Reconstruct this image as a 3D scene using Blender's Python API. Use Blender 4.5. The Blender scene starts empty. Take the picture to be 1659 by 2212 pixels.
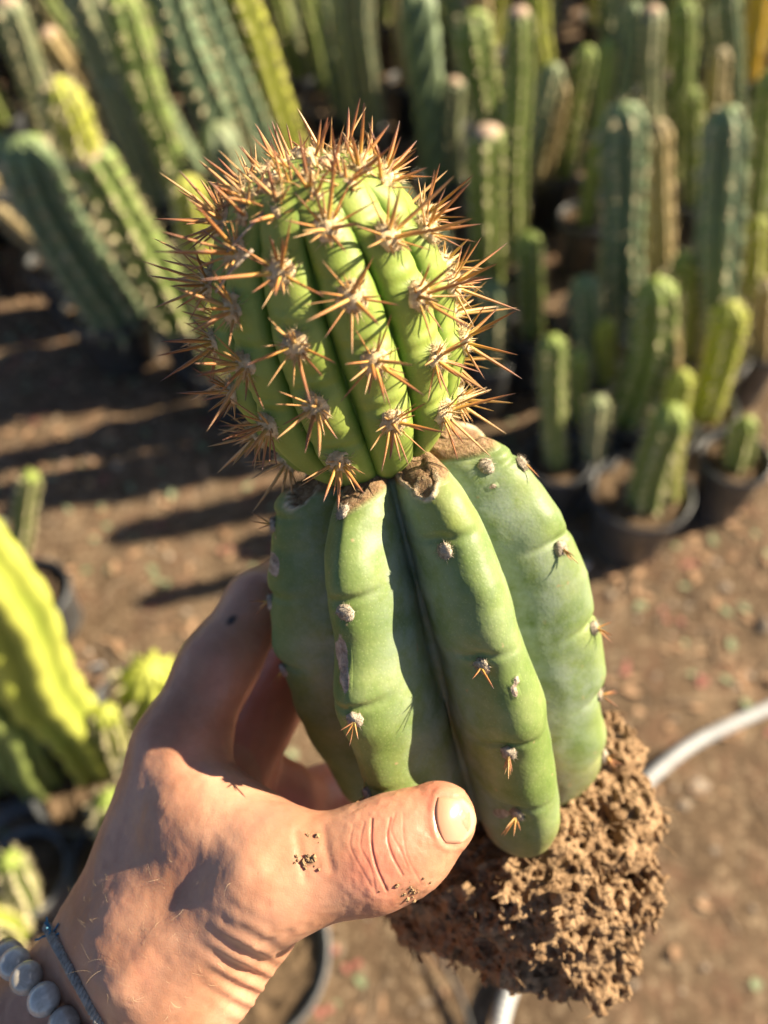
import bpy, bmesh, math, random
import numpy as np
from mathutils import Vector, Matrix
from mathutils.bvhtree import BVHTree

random.seed(7)
rng = np.random.default_rng(7)
scene = bpy.context.scene
COL = scene.collection

# ------------------------------------------------------------------ camera
W, H = 1659.0, 2212.0                      # pixel frame in which the photograph was measured
LENS, SENS = 26.0, 34.6
F = LENS / SENS * H
CAM_H = 1.5
PITCH = math.radians(54)
ROLL = math.radians(6.0)
cam_d = bpy.data.cameras.new('camera')
cam = bpy.data.objects.new('camera', cam_d)
COL.objects.link(cam)
cam_d.sensor_fit = 'VERTICAL'
cam_d.sensor_height = SENS
cam_d.lens = LENS
cam_d.clip_start = 0.01
cam_d.clip_end = 2000
cam_m = Matrix.Translation((0, 0, CAM_H)) @ Matrix.Rotation(math.pi / 2 - PITCH, 4, 'X') @ Matrix.Rotation(-ROLL, 4, 'Z')
cam.matrix_world = cam_m
cam_d.dof.use_dof = True
cam_d.dof.focus_distance = 0.213
cam_d.dof.aperture_fstop = 5.9
scene.camera = cam
RM = np.array(cam_m.to_3x3())
CL = np.array((0, 0, CAM_H))

# ------------------------------------------------------------------ light
SUN_EL = math.radians(30)
SUN_A = math.radians(9)                   # from +X towards +Y
sdir = Vector((math.cos(SUN_EL) * math.cos(SUN_A), math.cos(SUN_EL) * math.sin(SUN_A), math.sin(SUN_EL)))
world = bpy.data.worlds.new('World')
scene.world = world
world.use_nodes = True
wn = world.node_tree
bg = wn.nodes['Background']
sky = wn.nodes.new('ShaderNodeTexSky')
sky.sky_type = 'NISHITA'
sky.sun_disc = False
sky.air_density = 0.55
sky.dust_density = 0.6
sky.sun_elevation = SUN_EL
sky.sun_rotation = math.pi / 2 - SUN_A
wn.links.new(sky.outputs[0], bg.inputs[0])
bg.inputs[1].default_value = 0.05
sl = bpy.data.lights.new('sun', 'SUN')
sl.energy = 5.0
sl.angle = math.radians(0.6)
sl.color = (1.0, 0.86, 0.64)
sun = bpy.data.objects.new('sun', sl)
COL.objects.link(sun)
sun.rotation_euler = sdir.to_track_quat('Z', 'Y').to_euler()
sun.location = sdir * 30

scene.view_settings.view_transform = 'Standard'
scene.view_settings.look = 'None'
scene.view_settings.gamma = 1
scene.view_settings.exposure = 1.7
scene.render.engine = 'CYCLES'
scene.cycles.use_denoising = True
scene.cycles.max_bounces = 6
scene.cycles.diffuse_bounces = 3
scene.cycles.glossy_bounces = 3
scene.cycles.transparent_max_bounces = 4


# ------------------------------------------------------------------ helpers
def camray(px, py):
    v = RM @ np.array(((px - W / 2) / F, -(py - H / 2) / F, -1.0))
    return v


def P(px, py, d):
    """world point that shows at pixel px, py at distance d along the view axis"""
    return CL + camray(px, py) * d


def onplane(px, py, z):
    v = camray(px, py)
    t = (z - CL[2]) / v[2]
    return CL + v * t


def to_px(pts):
    """world points -> pixel and depth"""
    q = (np.asarray(pts) - CL) @ RM
    d = -q[..., 2]
    return np.stack((q[..., 0] / d * F + W / 2, -q[..., 1] / d * F + H / 2, d), -1)


_TAB = rng.random((64, 64, 64)).astype(np.float32)


def vnoise(p, freq, seed=0):
    q = np.asarray(p, dtype=np.float64) * freq + seed * 17.31 + 1000.0
    i = np.floor(q).astype(np.int64)
    f = (q - i)
    f = f * f * (3 - 2 * f)
    i &= 63
    j = (i + 1) & 63
    x0, y0, z0 = i[..., 0], i[..., 1], i[..., 2]
    x1, y1, z1 = j[..., 0], j[..., 1], j[..., 2]
    fx, fy, fz = f[..., 0], f[..., 1], f[..., 2]
    a = _TAB[x0, y0, z0] * (1 - fx) + _TAB[x1, y0, z0] * fx
    b = _TAB[x0, y1, z0] * (1 - fx) + _TAB[x1, y1, z0] * fx
    c = _TAB[x0, y0, z1] * (1 - fx) + _TAB[x1, y0, z1] * fx
    d = _TAB[x0, y1, z1] * (1 - fx) + _TAB[x1, y1, z1] * fx
    return ((a * (1 - fy) + b * fy) * (1 - fz) + (c * (1 - fy) + d * fy) * fz) * 2 - 1


def fbm(p, freq, oct=4, seed=0, gain=0.5):
    r = 0
    a = 1.0
    for k in range(oct):
        r = r + a * vnoise(p, freq * 2 ** k, seed + k)
        a *= gain
    return r


def surface_nets(Fv, org, h):
    s = Fv < 0
    nx, ny, nz = Fv.shape
    acc = np.zeros((nx - 1, ny - 1, nz - 1, 3), np.float32)
    cnt = np.zeros((nx - 1, ny - 1, nz - 1), np.float32)
    corners = [(0, 0, 0), (1, 0, 0), (0, 1, 0), (1, 1, 0), (0, 0, 1), (1, 0, 1), (0, 1, 1), (1, 1, 1)]

    def sub(A, c):
        return A[c[0]:nx - 1 + c[0], c[1]:ny - 1 + c[1], c[2]:nz - 1 + c[2]]
    tot = sum(sub(s, c).astype(np.int8) for c in corners)
    act = (tot > 0) & (tot < 8)
    ci = np.argwhere(act)
    a = np.zeros((len(ci), 3)); n = np.zeros(len(ci))
    val = {c: Fv[ci[:, 0] + c[0], ci[:, 1] + c[1], ci[:, 2] + c[2]] for c in corners}
    for c in corners:
        for ax in range(3):
            if c[ax] == 0:
                e = list(c); e[ax] = 1; e = tuple(e)
                v0, v1 = val[c], val[e]
                m = (v0 < 0) != (v1 < 0)
                t = np.where(m, v0 / np.where(m, v0 - v1, 1), 0)
                pt = np.array(c, float)[None, :] + np.eye(3)[ax][None, :] * t[:, None]
                a += pt * m[:, None]; n += m
    verts = (ci + a / n[:, None]) * h + np.asarray(org)
    idx = np.full(act.shape, -1, np.int64)
    idx[act] = np.arange(len(ci))
    faces = []
    for ax in range(3):
        b, c = (ax + 1) % 3, (ax + 2) % 3
        sl0 = [slice(None)] * 3; sl1 = [slice(None)] * 3
        sl0[ax] = slice(0, -1); sl1[ax] = slice(1, None)
        cr = s[tuple(sl0)] != s[tuple(sl1)]
        e = np.argwhere(cr)
        ok = (e[:, b] > 0) & (e[:, c] > 0) & (e[:, b] < Fv.shape[b] - 1) & (e[:, c] < Fv.shape[c] - 1)
        e = e[ok]
        flip = s[e[:, 0], e[:, 1], e[:, 2]]
        q = []
        for db, dc in ((0, 0), (-1, 0), (-1, -1), (0, -1)):
            g = e.copy(); g[:, b] += db; g[:, c] += dc
            q.append(idx[g[:, 0], g[:, 1], g[:, 2]])
        q = np.stack(q, 1)
        q[~flip] = q[~flip][:, ::-1]
        faces.append(q)
    return verts, np.concatenate(faces)


def vnormals(v, f):
    n = np.zeros_like(v)
    d1 = v[f[:, 2]] - v[f[:, 0]]
    d2 = v[f[:, 3 if f.shape[1] > 3 else 1]] - v[f[:, 1 if f.shape[1] > 3 else 0]]
    fn = np.cross(d1, d2)
    if f.shape[1] == 3:
        fn = np.cross(v[f[:, 1]] - v[f[:, 0]], v[f[:, 2]] - v[f[:, 0]])
    for k in range(f.shape[1]):
        np.add.at(n, f[:, k], fn)
    return n / (np.linalg.norm(n, axis=1)[:, None] + 1e-20)


def tag(o, label=None, cat=None, group=None, kind=None):
    if label: o['label'] = label
    if cat: o['category'] = cat
    if group: o['group'] = group
    if kind: o['kind'] = kind
    return o


def empty(name, loc, label, cat, group=None):
    o = bpy.data.objects.new(name, None)
    COL.objects.link(o)
    o.empty_display_size = 0.02
    o.location = loc
    return tag(o, label, cat, group)


def root_loc(o):
    p = Vector((0, 0, 0))
    while o is not None:
        p = p + o.location
        o = o.parent
    return p


def mk(name, v, f, m, parent=None, smooth=True, attrs=None, org=None):
    """link one mesh object from world coordinates; org = its own origin"""
    v = np.asarray(v, float)
    base = np.array(root_loc(parent)) if parent else np.zeros(3)
    o3 = np.asarray(org, float) if org is not None else base
    me = bpy.data.meshes.new(name)
    me.from_pydata((v - o3).tolist(), [], f.tolist() if hasattr(f, 'tolist') else f)
    if smooth:
        me.polygons.foreach_set('use_smooth', [True] * len(me.polygons))
    if attrs:
        for k, a in attrs.items():
            at = me.attributes.new(k, 'FLOAT', 'POINT')
            at.data.foreach_set('value', np.asarray(a, np.float32))
    if m: me.materials.append(m)
    me.update()
    o = bpy.data.objects.new(name, me)
    COL.objects.link(o)
    if parent: o.parent = parent
    o.location = o3 - base
    return o


class MB:
    """collects geometry for one mesh"""
    def __init__(s): s.v = []; s.f = []; s.n = 0
    def add(s, v, f):
        v = np.asarray(v, float)
        s.v.append(v); s.f += [[i + s.n for i in q] for q in f]; s.n += len(v)
    def build(s, name, m, parent=None, smooth=True, **k):
        return mk(name, np.concatenate(s.v), s.f, m, parent, smooth, **k)


def frame(t, up=None):
    t = np.asarray(t, float); t = t / np.linalg.norm(t)
    u = np.array((0, 0, 1.0)) if up is None else np.asarray(up, float)
    if abs(t @ u) > 0.95 * np.linalg.norm(u): u = np.array((1.0, 0, 0))
    a = np.cross(u, t); a /= np.linalg.norm(a)
    return a, np.cross(t, a), t


def tube(pts, rad, seg=8, cap=True):
    pts = np.asarray(pts, float); n = len(pts)
    rad = np.broadcast_to(rad, (n,))
    tan = np.gradient(pts, axis=0)
    a, b, _ = frame(tan[0])
    v = []
    for i in range(n):
        t = tan[i] / np.linalg.norm(tan[i])
        a = a - t * (a @ t); a /= np.linalg.norm(a)
        b = np.cross(t, a)
        for k in range(seg):
            an = 2 * math.pi * k / seg
            v.append(pts[i] + rad[i] * (a * math.cos(an) + b * math.sin(an)))
    f = []
    for i in range(n - 1):
        for k in range(seg):
            k2 = (k + 1) % seg
            f.append([i * seg + k, i * seg + k2, (i + 1) * seg + k2, (i + 1) * seg + k])
    if cap:
        f.append(list(range(seg))[::-1]); f.append([(n - 1) * seg + k for k in range(seg)])
    return np.array(v), f


def catmull(pts, n):
    p = np.asarray(pts, float)
    p = np.vstack((2 * p[0] - p[1], p, 2 * p[-1] - p[-2]))
    m = len(p) - 3
    out = []
    for u in np.linspace(0, m - 1e-6, n):
        i = int(u); t = u - i
        a, b, c, d = p[i:i + 4]
        out.append(0.5 * (2 * b + (c - a) * t + (2 * a - 5 * b + 4 * c - d) * t * t + (3 * b - a - 3 * c + d) * t ** 3))
    return np.array(out)


def lathe(prof, seg=32, wob=0.0):
    v = []; f = []; n = len(prof)
    for i, (r, z) in enumerate(prof):
        for k in range(seg):
            an = 2 * math.pi * k / seg
            v.append((r * math.cos(an), r * math.sin(an), z))
    for i in range(n - 1):
        for k in range(seg):
            k2 = (k + 1) % seg
            f.append([i * seg + k, i * seg + k2, (i + 1) * seg + k2, (i + 1) * seg + k])
    return np.array(v), f


# ------------------------------------------------------------------ materials
class NT:
    def __init__(s, name):
        s.m = bpy.data.materials.new(name); s.m.use_nodes = True
        s.t = s.m.node_tree; s.b = s.t.nodes['Principled BSDF']
    def n(s, ty, **k):
        x = s.t.nodes.new(ty)
        for a, b in k.items(): setattr(x, a, b)
        return x
    def l(s, a, b): s.t.links.new(a, b)
    def coord(s, which='Object'): return s.n('ShaderNodeTexCoord').outputs[which]
    def noise(s, scale, detail=4, rough=0.55, vec=None, dist=0.0):
        x = s.n('ShaderNodeTexNoise'); x.inputs['Scale'].default_value = scale
        x.inputs['Detail'].default_value = detail; x.inputs['Roughness'].default_value = rough
        x.inputs['Distortion'].default_value = dist
        s.l(vec if vec is not None else s.coord(), x.inputs['Vector'])
        return x.outputs['Fac']
    def voro(s, scale, feature='F1', vec=None, out='Distance'):
        x = s.n('ShaderNodeTexVoronoi'); x.feature = feature; x.inputs['Scale'].default_value = scale
        s.l(vec if vec is not None else s.coord(), x.inputs['Vector'])
        return x.outputs[out]
    def ramp(s, fac, stops):
        x = s.n('ShaderNodeValToRGB'); e = x.color_ramp.elements
        while len(e) < len(stops): e.new(0.5)
        for q, (p, c) in zip(e, stops):
            q.position = p; q.color = (*c, 1) if not isinstance(c, (int, float)) else (c, c, c, 1)
        s.l(fac, x.inputs[0]); return x.outputs[0]
    def mix(s, fac, a, b, mode='MIX'):
        x = s.n('ShaderNodeMix', data_type='RGBA', blend_type=mode)
        for v, i in ((fac, 0), (a, 6), (b, 7)):
            if isinstance(v, (int, float)): x.inputs[i].default_value = v
            elif isinstance(v, tuple): x.inputs[i].default_value = (*v, 1)
            else: s.l(v, x.inputs[i])
        return x.outputs[2]
    def math(s, op, a, b=0.0, clamp=False):
        x = s.n('ShaderNodeMath', operation=op); x.use_clamp = clamp
        for v, i in ((a, 0), (b, 1)):
            if isinstance(v, (int, float)): x.inputs[i].default_value = v
            else: s.l(v, x.inputs[i])
        return x.outputs[0]
    def attr(s, name): return s.n('ShaderNodeAttribute', attribute_name=name).outputs['Fac']
    def bump(s, h, strength=0.3, dist=0.001, prev=None):
        x = s.n('ShaderNodeBump'); x.inputs['Strength'].default_value = strength; x.inputs['Distance'].default_value = dist
        s.l(h, x.inputs['Height'])
        if prev is not None: s.l(prev, x.inputs['Normal'])
        return x.outputs[0]
    def done(s, col=None, rough=0.5, nrm=None, spec=0.5, sss=0.0, rad=(1, .4, .2), sscale=0.004, **k):
        b = s.b
        if col is not None:
            if isinstance(col, tuple): b.inputs['Base Color'].default_value = (*col, 1)
            else: s.l(col, b.inputs['Base Color'])
        if isinstance(rough, (int, float)): b.inputs['Roughness'].default_value = rough
        else: s.l(rough, b.inputs['Roughness'])
        if nrm is not None: s.l(nrm, b.inputs['Normal'])
        b.inputs['Specular IOR Level'].default_value = spec
        if sss:
            b.inputs['Subsurface Weight'].default_value = sss
            b.inputs['Subsurface Radius'].default_value = rad
            b.inputs['Subsurface Scale'].default_value = sscale
        for a, v in k.items(): b.inputs[a].default_value = v
        return s.m


def m_ground():
    s = NT('bare_soil'); co = s.coord()
    c = s.ramp(s.noise(3.0, 6, .6, co), [(.28, (.075, .048, .028)), (.5, (.135, .090, .054)), (.75, (.21, .145, .09))])
    c = s.mix(s.ramp(s.noise(11, 5, .65, co), [(.50, 0.0), (.68, .55)]), c, (.25, .135, .085))
    c = s.mix(s.ramp(s.noise(55, 4, .6, co), [(.52, 0.0), (.68, 1.0)]), c, (.32, .235, .15))
    c = s.mix(s.ramp(s.noise(23, 3, .6, co), [(.6, 0.0), (.75, .7)]), c, (.06, .042, .026))
    n = s.bump(s.noise(60, 6, .65, co), .9, .012)
    n = s.bump(s.noise(220, 3, .6, co), .6, .004, n)
    return s.done(c, .95, n, .15)


def m_plain(name, a, b, scale, rough=.7, bump=.4, dist=.002, spec=.3, detail=4, **k):
    s = NT(name); co = s.coord()
    f = s.noise(scale, detail, .6, co)
    c = s.ramp(f, [(.3, a), (.7, b)])
    n = s.bump(s.noise(scale * 3, 4, .6, co), bump, dist)
    return s.done(c, rough, n, spec, **k)


def m_stem(name, a, b, tipc):
    """column cactus skin: ribs painted paler as sunlit strips, areole-coloured tops"""
    s = NT(name); co = s.coord()
    rnd = s.n('ShaderNodeObjectInfo').outputs['Random']
    f = s.noise(14, 5, .6, co)
    c = s.ramp(f, [(.3, a), (.7, b)])
    c = s.mix(s.math('MULTIPLY', s.attr('rib'), .7), c, (b[0] * 1.4 + .09, b[1] * 1.3 + .08, b[2] * 1.2 + .04))  # sunlight on the rib crests, put into the colour
    c = s.mix(s.ramp(s.attr('tip'), [(.55, 0.0), (1.0, .75)]), c, tipc)
    c = s.mix(s.math('MULTIPLY', rnd, .35), c, (b[0] * 1.3 + .03, b[1] * 1.1 + .02, b[2] * .8))
    c = s.mix(s.ramp(s.noise(7, 3, .5, co), [(.62, 0.0), (.7, .6)]), c, (.22, .17, .10))
    n = s.bump(s.noise(120, 3, .6, co), .3, .002)
    return s.done(c, .55, n, .35)


M = {}
M['ground'] = m_ground()
M['pot'] = m_plain('black_plastic', (.035, .037, .040), (.085, .090, .095), 30, .38, .15, .001, .5)
M['grey_pot'] = m_plain('grey_plastic', (.11, .115, .12), (.18, .185, .19), 25, .45, .15, .001, .5)
M['potsoil'] = m_plain('potting_soil', (.05, .034, .021), (.20, .135, .08), 45, .95, 1, .006, .1)
M['blue'] = m_stem('blue_green_skin', (.050, .090, .060), (.105, .165, .100), (.17, .23, .08))
M['green'] = m_stem('green_skin', (.075, .125, .032), (.15, .21, .058), (.24, .31, .05))
M['yellow'] = m_stem('yellow_green_skin', (.17, .23, .030), (.30, .34, .055), (.34, .36, .06))
M['grey'] = m_stem('grey_green_skin', (.10, .14, .085), (.18, .22, .14), (.20, .25, .11))
M['tan'] = m_stem('corky_skin', (.16, .13, .065), (.30, .24, .13), (.30, .24, .12))
M['orange'] = m_stem('orange_skin', (.38, .24, .02), (.55, .38, .04), (.5, .4, .05))
M['bgspine'] = m_plain('pale_spines', (.40, .34, .20), (.58, .50, .31), 20, .7)
M['cork'] = m_plain('dry_cut_cork', (.30, .20, .13), (.48, .36, .26), 60, .9, .6, .003)
M['hose'] = m_plain('white_hose_plastic', (.40, .40, .39), (.56, .56, .54), 30, .4, .1, .001, .5)
M['tag'] = m_plain('white_tag_plastic', (.6, .61, .62), (.72, .73, .74), 30, .5)
M['pebble'] = m_plain('pebble', (.16, .12, .08), (.42, .34, .26), 8, .85)
M['leaf'] = m_plain('dry_leaf', (.26, .15, .08), (.46, .29, .17), 12, .8)
M['gleaf'] = m_plain('grey_green_leaf', (.16, .20, .10), (.34, .37, .22), 12, .8)
M['petal'] = m_plain('red_petal', (.26, .08, .06), (.38, .16, .12), 15, .7)
M['twig'] = m_plain('twig', (.16, .11, .07), (.34, .26, .18), 30, .85)
M['drip'] = m_plain('black_tubing', (.02, .02, .02), (.04, .04, .04), 30, .5)


# ------------------------------------------------------------------ ground
def axis_steps(lo, hi, h, far):
    a = np.arange(lo, hi + 1e-9, h)
    out = []; x = hi; st = h
    while x < far: st *= 1.5; x += st; out.append(x)
    out2 = []; x = lo; st = h
    while x > -far: st *= 1.5; x -= st; out2.append(x)
    return np.array(out2[::-1] + list(a) + out)


gx = axis_steps(-2.6, 2.8, .022, 400); gy = axis_steps(-.2, 4.6, .022, 400)
GX, GY = np.meshgrid(gx, gy, indexing='ij')
gp = np.stack((GX, GY, np.zeros_like(GX)), -1)
gz = .010 * vnoise(gp, 2.2, 1) + .006 * vnoise(gp, 9, 2) + .006 * vnoise(gp, 24, 3)
near = np.clip(1.2 - np.maximum(np.abs(GX) / 6, np.abs(GY - 2) / 6), 0, 1)
gz = gz * near
gp[..., 2] = gz - .006
nX, nY = len(gx), len(gy)
ii = np.arange(nX * nY).reshape(nX, nY)
gf = np.stack((ii[:-1, :-1], ii[1:, :-1], ii[1:, 1:], ii[:-1, 1:]), -1).reshape(-1, 4)
go = mk('ground', gp.reshape(-1, 3), gf, M['ground'])
tag(go, 'bare brown soil between the rows of potted cacti', kind='structure')


# ------------------------------------------------------------------ background cacti
def stem_geo(path, rad, ribs, depth=.38, tipround=1.0, seed=0, spiral=0.0, lump=0.0, notch=.05, npitch=None, flat_top=False, spines=True):
    """a ribbed column swept along path (n,3)"""
    per = 6
    n = len(path); seg = ribs * per
    L = np.concatenate(([0], np.cumsum(np.linalg.norm(np.diff(path, axis=0), axis=1))))
    tot = L[-1]
    tan = np.gradient(path, axis=0)
    a, b, _ = frame(tan[0], (0.3, 1, 0.1))
    V = np.zeros((n, seg, 3)); rib = np.zeros((n, seg)); tip = np.zeros((n, seg))
    pitch = npitch or rad * .75
    r0 = np.random.default_rng(seed)
    ph = r0.random() * 6.28
    areoles = []
    for i in range(n):
        t = tan[i] / np.linalg.norm(tan[i])
        a = a - t * (a @ t); a /= np.linalg.norm(a); b = np.cross(t, a)
        dtop = tot - L[i]
        tr = rad * 1.1 * tipround
        cap = 1.0
        if not flat_top and dtop < tr: cap = math.sqrt(max(0.0, 1 - ((tr - dtop) / tr) ** 2))
        if flat_top and dtop < rad * .3: cap = .75 + .25 * dtop / (rad * .3)
        base_r = rad * (1 + .06 * math.sin(L[i] * 9 + seed)) * cap
        sp = spiral * L[i] / max(tot, 1e-6)
        for k in range(seg):
            an = ph + sp + 2 * math.pi * k / seg
            u = (k % per) / per
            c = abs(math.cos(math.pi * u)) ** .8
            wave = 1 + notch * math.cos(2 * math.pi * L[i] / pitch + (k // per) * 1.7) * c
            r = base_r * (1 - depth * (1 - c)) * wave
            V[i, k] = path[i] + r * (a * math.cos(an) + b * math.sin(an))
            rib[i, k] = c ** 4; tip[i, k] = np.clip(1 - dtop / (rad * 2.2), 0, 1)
    if lump:
        q = V.reshape(-1, 3)
        cc = np.repeat(path, seg, axis=0)
        q = cc + (q - cc) * (1 + lump * vnoise(q, .55 / rad, seed))[:, None]
        V = q.reshape(n, seg, 3)
    f = []
    for i in range(n - 1):
        for k in range(seg):
            k2 = (k + 1) % seg
            f.append([i * seg + k, i * seg + k2, (i + 1) * seg + k2, (i + 1) * seg + k])
    f.append([(n - 1) * seg + k for k in range(seg)])
    # short spine tufts along the ribs
    sb = MB()
    if spines:
        nA = max(2, int(tot / pitch))
        for rr in range(ribs):
            for j in range(nA):
                li = (j + ((rr * 1.7) / 6.28) % 1) * pitch
                i = int(np.searchsorted(L, li))
                if i >= n - 1: continue
                p = V[i, rr * per]
                o = p - path[i]; on = np.linalg.norm(o)
                if on < 1e-5: continue
                o /= on
                s_ = rad * .40
                for q in range(4):
                    d = o + r0.normal(0, .6, 3); d /= np.linalg.norm(d)
                    x, y, _ = frame(d)
                    w = rad * .065
                    sb.add([p - o * rad * .03 + x * w, p - o * rad * .03 - x * w * .5 + y * w, p - o * rad * .03 - x * w * .5 - y * w, p + d * s_ * (.5 + r0.random())],
                           [[0, 1, 3], [1, 2, 3], [2, 0, 3]])
    return V.reshape(-1, 3), f, rib.ravel(), tip.ravel(), sb


def pot_geo(r, h):
    t = .0035
    pr = [(r * .02, 0), (r * .70, 0), (r * .74, .004), (r * .93, h * .86), (r * .95, h * .87), (r * .99, h * .872), (r * 1.0, h * .89), (r * 1.0, h - .002),
          (r * .995, h), (r * .995 - t, h), (r * .985 - t, h - .004), (r * .93 - t, h * .86), (r * .86, h * .5), (r * .5, h * .45)]
    return lathe(pr, 36)


def soil_disc(r, z, seed):
    v = [(0, 0, z + .004)]; f = []
    q = np.random.default_rng(seed)
    rings, seg = 7, 26
    for i in range(1, rings + 1):
        for k in range(seg):
            an = 2 * math.pi * k / seg
            rr = r * i / rings
            v.append((rr * math.cos(an), rr * math.sin(an), z + q.normal(0, .0035)))
    for k in range(seg): f.append([0, 1 + k, 1 + (k + 1) % seg])
    for i in range(rings - 1):
        for k in range(seg):
            a = 1 + i * seg
            f.append([a + k, a + seg + k, a + seg + (k + 1) % seg, a + (k + 1) % seg])
    return np.array(v), f


SOILZ = .165
placed = []      # (xy, radius) of pots so far
FWD = np.array((0, 1.0, 0))


def base_top(bp, tp, z0):
    b = onplane(bp[0], bp[1], z0)
    v = camray(*tp)
    t = (b[1] - CL[1]) / v[1]          # top stands above the base in the plane square to the view heading
    return b, CL + v * t


def potted(stems, label, group=None, pot_r=None, pot_px=None, pot_mat='pot', extra=None, soilz=None, name='potted_cactus'):
    """stems: dicts with px base b, px top t, w width in px, kind, ribs; built in one pot"""
    sz = SOILZ if soilz is None else soilz
    data = []
    for s in stems:
        if 'wb' in s: b, t = np.array(s['wb'], float), np.array(s['wt'], float); rad = s['r']
        else:
            b, t = base_top(s['b'], s['t'], sz)
            rad = s['w'] / 2 / F * to_px(((b + t) / 2)[None])[0, 2]
        data.append((b, t, rad, s))
    if pot_px is not None: c = onplane(pot_px[0], pot_px[1], sz)[:2]
    else: c = np.mean([d[0][:2] for d in data], axis=0)
    need = max([np.linalg.norm(d[0][:2] - c) + d[2] * .85 for d in data] + [.05])
    r = pot_r or min(max(need + .012, .075), .13)
    for (q, qr) in placed:
        dd = np.linalg.norm(q - c)
        if dd < r + qr + .004:
            r = max(.045, min(r, dd - qr - .004)) if dd - qr > .05 else max(.05, r * .8)
    placed.append((c, r))
    e = empty(name, (c[0], c[1], 0), label, 'cactus', group)
    h = sz + .018
    seed = len(placed)
    pv, pf = pot_geo(r, h)
    mk('pot', pv + np.array((c[0], c[1], .002)), pf, M[pot_mat], e)
    sv, sf = soil_disc(r * .96 - .006, sz, seed)
    mk('soil', sv + np.array((c[0], c[1], 0)), sf, M['potsoil'], e, False)
    for k, (b, t, rad, s) in enumerate(data):
        mid = s.get('bend', 0)
        n = 30
        L = np.linalg.norm(t - b)
        side = np.cross(t - b, (0, 1, 0)); side /= np.linalg.norm(side) + 1e-9
        u = np.linspace(0, 1, n)
        if not s.get('flat'): u = np.concatenate((u[:-1] * .97, 1 - .03 * np.linspace(1, 0, 8) ** 1.5))
        b2 = b - (t - b) / L * .02
        path = b2[None] + (t - b2)[None] * u[:, None] + side[None] * (mid * L * 4 * u * (1 - u))[:, None]
        path[:, :2] += (.012 * vnoise(path, 5, seed + k))[:, None] * np.array((1, .4)) * np.minimum(1, u * 4)[:, None]
        V, f, rib, tip, sb = stem_geo(path, rad, s.get('ribs', 7), seed=seed * 7 + k, spiral=s.get('spiral', 0), lump=s.get('lump', .07),
                                      notch=s.get('notch', .07), depth=s.get('depth', .42), flat_top=s.get('flat', False), npitch=s.get('pitch'), spines=s.get('spines', True))
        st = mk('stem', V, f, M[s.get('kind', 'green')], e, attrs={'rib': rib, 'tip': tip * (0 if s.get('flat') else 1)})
        if sb.n:
            so = sb.build('spines', M['bgspine'], st, False); so['kind'] = 'stuff'
        if s.get('flat'):
            a_, b_, t_ = frame(path[-1] - path[-2])
            nv = [path[-1] + t_ * rad * .18] + [path[-1] + (a_ * math.cos(x) + b_ * math.sin(x)) * rad * (.72 + .05 * random.random()) + t_ * rad * .03 for x in np.linspace(0, 6.28, 19)[:-1]]
            nv += [path[-1] - t_ * rad * .15 + (a_ * math.cos(x) + b_ * math.sin(x)) * rad * .76 for x in np.linspace(0, 6.28, 19)[:-1]]
            nf = [[0, 1 + i, 1 + (i + 1) % 18] for i in range(18)] + [[1 + i, 19 + i, 19 + (i + 1) % 18, 1 + (i + 1) % 18] for i in range(18)]
            mk('cut_top', nv, nf, M['cork'], st)
        if 'scion' in s:
            sc = s['scion']
            tt = path[-1]
            v = camray(*sc['t']); q = (tt[1] - CL[1]) / v[1]; tt2 = CL + v * q
            r2 = sc['w'] / 2 / F * to_px(tt[None])[0, 2]
            u2 = np.concatenate((np.linspace(0, .96, 18), 1 - .04 * np.linspace(1, 0, 8)[1:] ** 1.5))
            p2 = (tt - (tt2 - tt) * .06)[None] + (tt2 - tt)[None] * 1.06 * u2[:, None]
            V, f, rib, tip, sb = stem_geo(p2, r2, sc.get('ribs', 10), seed=seed + 99, depth=.2, tipround=1.6)
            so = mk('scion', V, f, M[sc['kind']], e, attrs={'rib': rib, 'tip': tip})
            sb.build('spines', M['bgspine'], so, False)['kind'] = 'stuff'
    return e


def S(b, t, w, kind='green', **k):
    return dict(b=b, t=t, w=w, kind=kind, **k)


ROW = 'potted column cacti standing in the nursery rows'
potted([S((390, 700), (182, 328), 105, 'green', flat=True, ribs=8, scion=dict(t=(122, 168), w=86, kind='yellow', ribs=11))],
       'grafted column cactus in a pot, its stubby yellow ribbed top on a green stem')
potted([S((255, 690), (25, 300), 128, 'blue', ribs=8), S((225, 640), (58, 292), 42, 'green', ribs=6)],
       'thick dark blue-green column cactus with a slim green stem in the same pot')
potted([S((440, 540), (252, -20), 70, 'green', ribs=7)], 'straight green column cactus next to the brightest yellow-green column')
potted([S((330, 430), (160, -50), 74, 'grey', ribs=7), S((345, 440), (225, 160), 50, 'grey', ribs=6)], 'pale grey-green column cactus with a shorter stem beside it')
potted([S((120, 330), (12, 0), 64, 'grey', flat=True, ribs=7)], 'pale column cactus with a tan cut top behind the yellow-topped graft')
potted([S((520, 430), (345, -80), 84, 'blue', ribs=6)], 'dark blue-green column cactus standing left of the brightest yellow column')
potted([S((655, 360), (497, -70), 64, 'yellow', ribs=5), S((590, 380), (420, -70), 84, 'blue', ribs=6)],
       'brightest yellow-green smooth column cactus with a dark twin behind it')
potted([S((545, 520), (458, 268), 78, 'grey', ribs=6)], 'short pale blue-grey cactus stub behind the spiny held graft')
potted([S((470, 790), (405, 380), 74, 'yellow', ribs=7, notch=.1)], 'pale yellowish column cactus right behind the spines of the held graft')
potted([S((712, 190), (640, -40), 46, 'green'), S((742, 250), (690, -60), 40, 'blue')], 'pair of slim green columns in one pot between the bright column and the grey pair')
potted([S((775, 270), (730, -60), 44, 'grey'), S((812, 270), (778, -60), 42, 'grey')], 'pair of slim grey-green columns sharing one pot')
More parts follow.
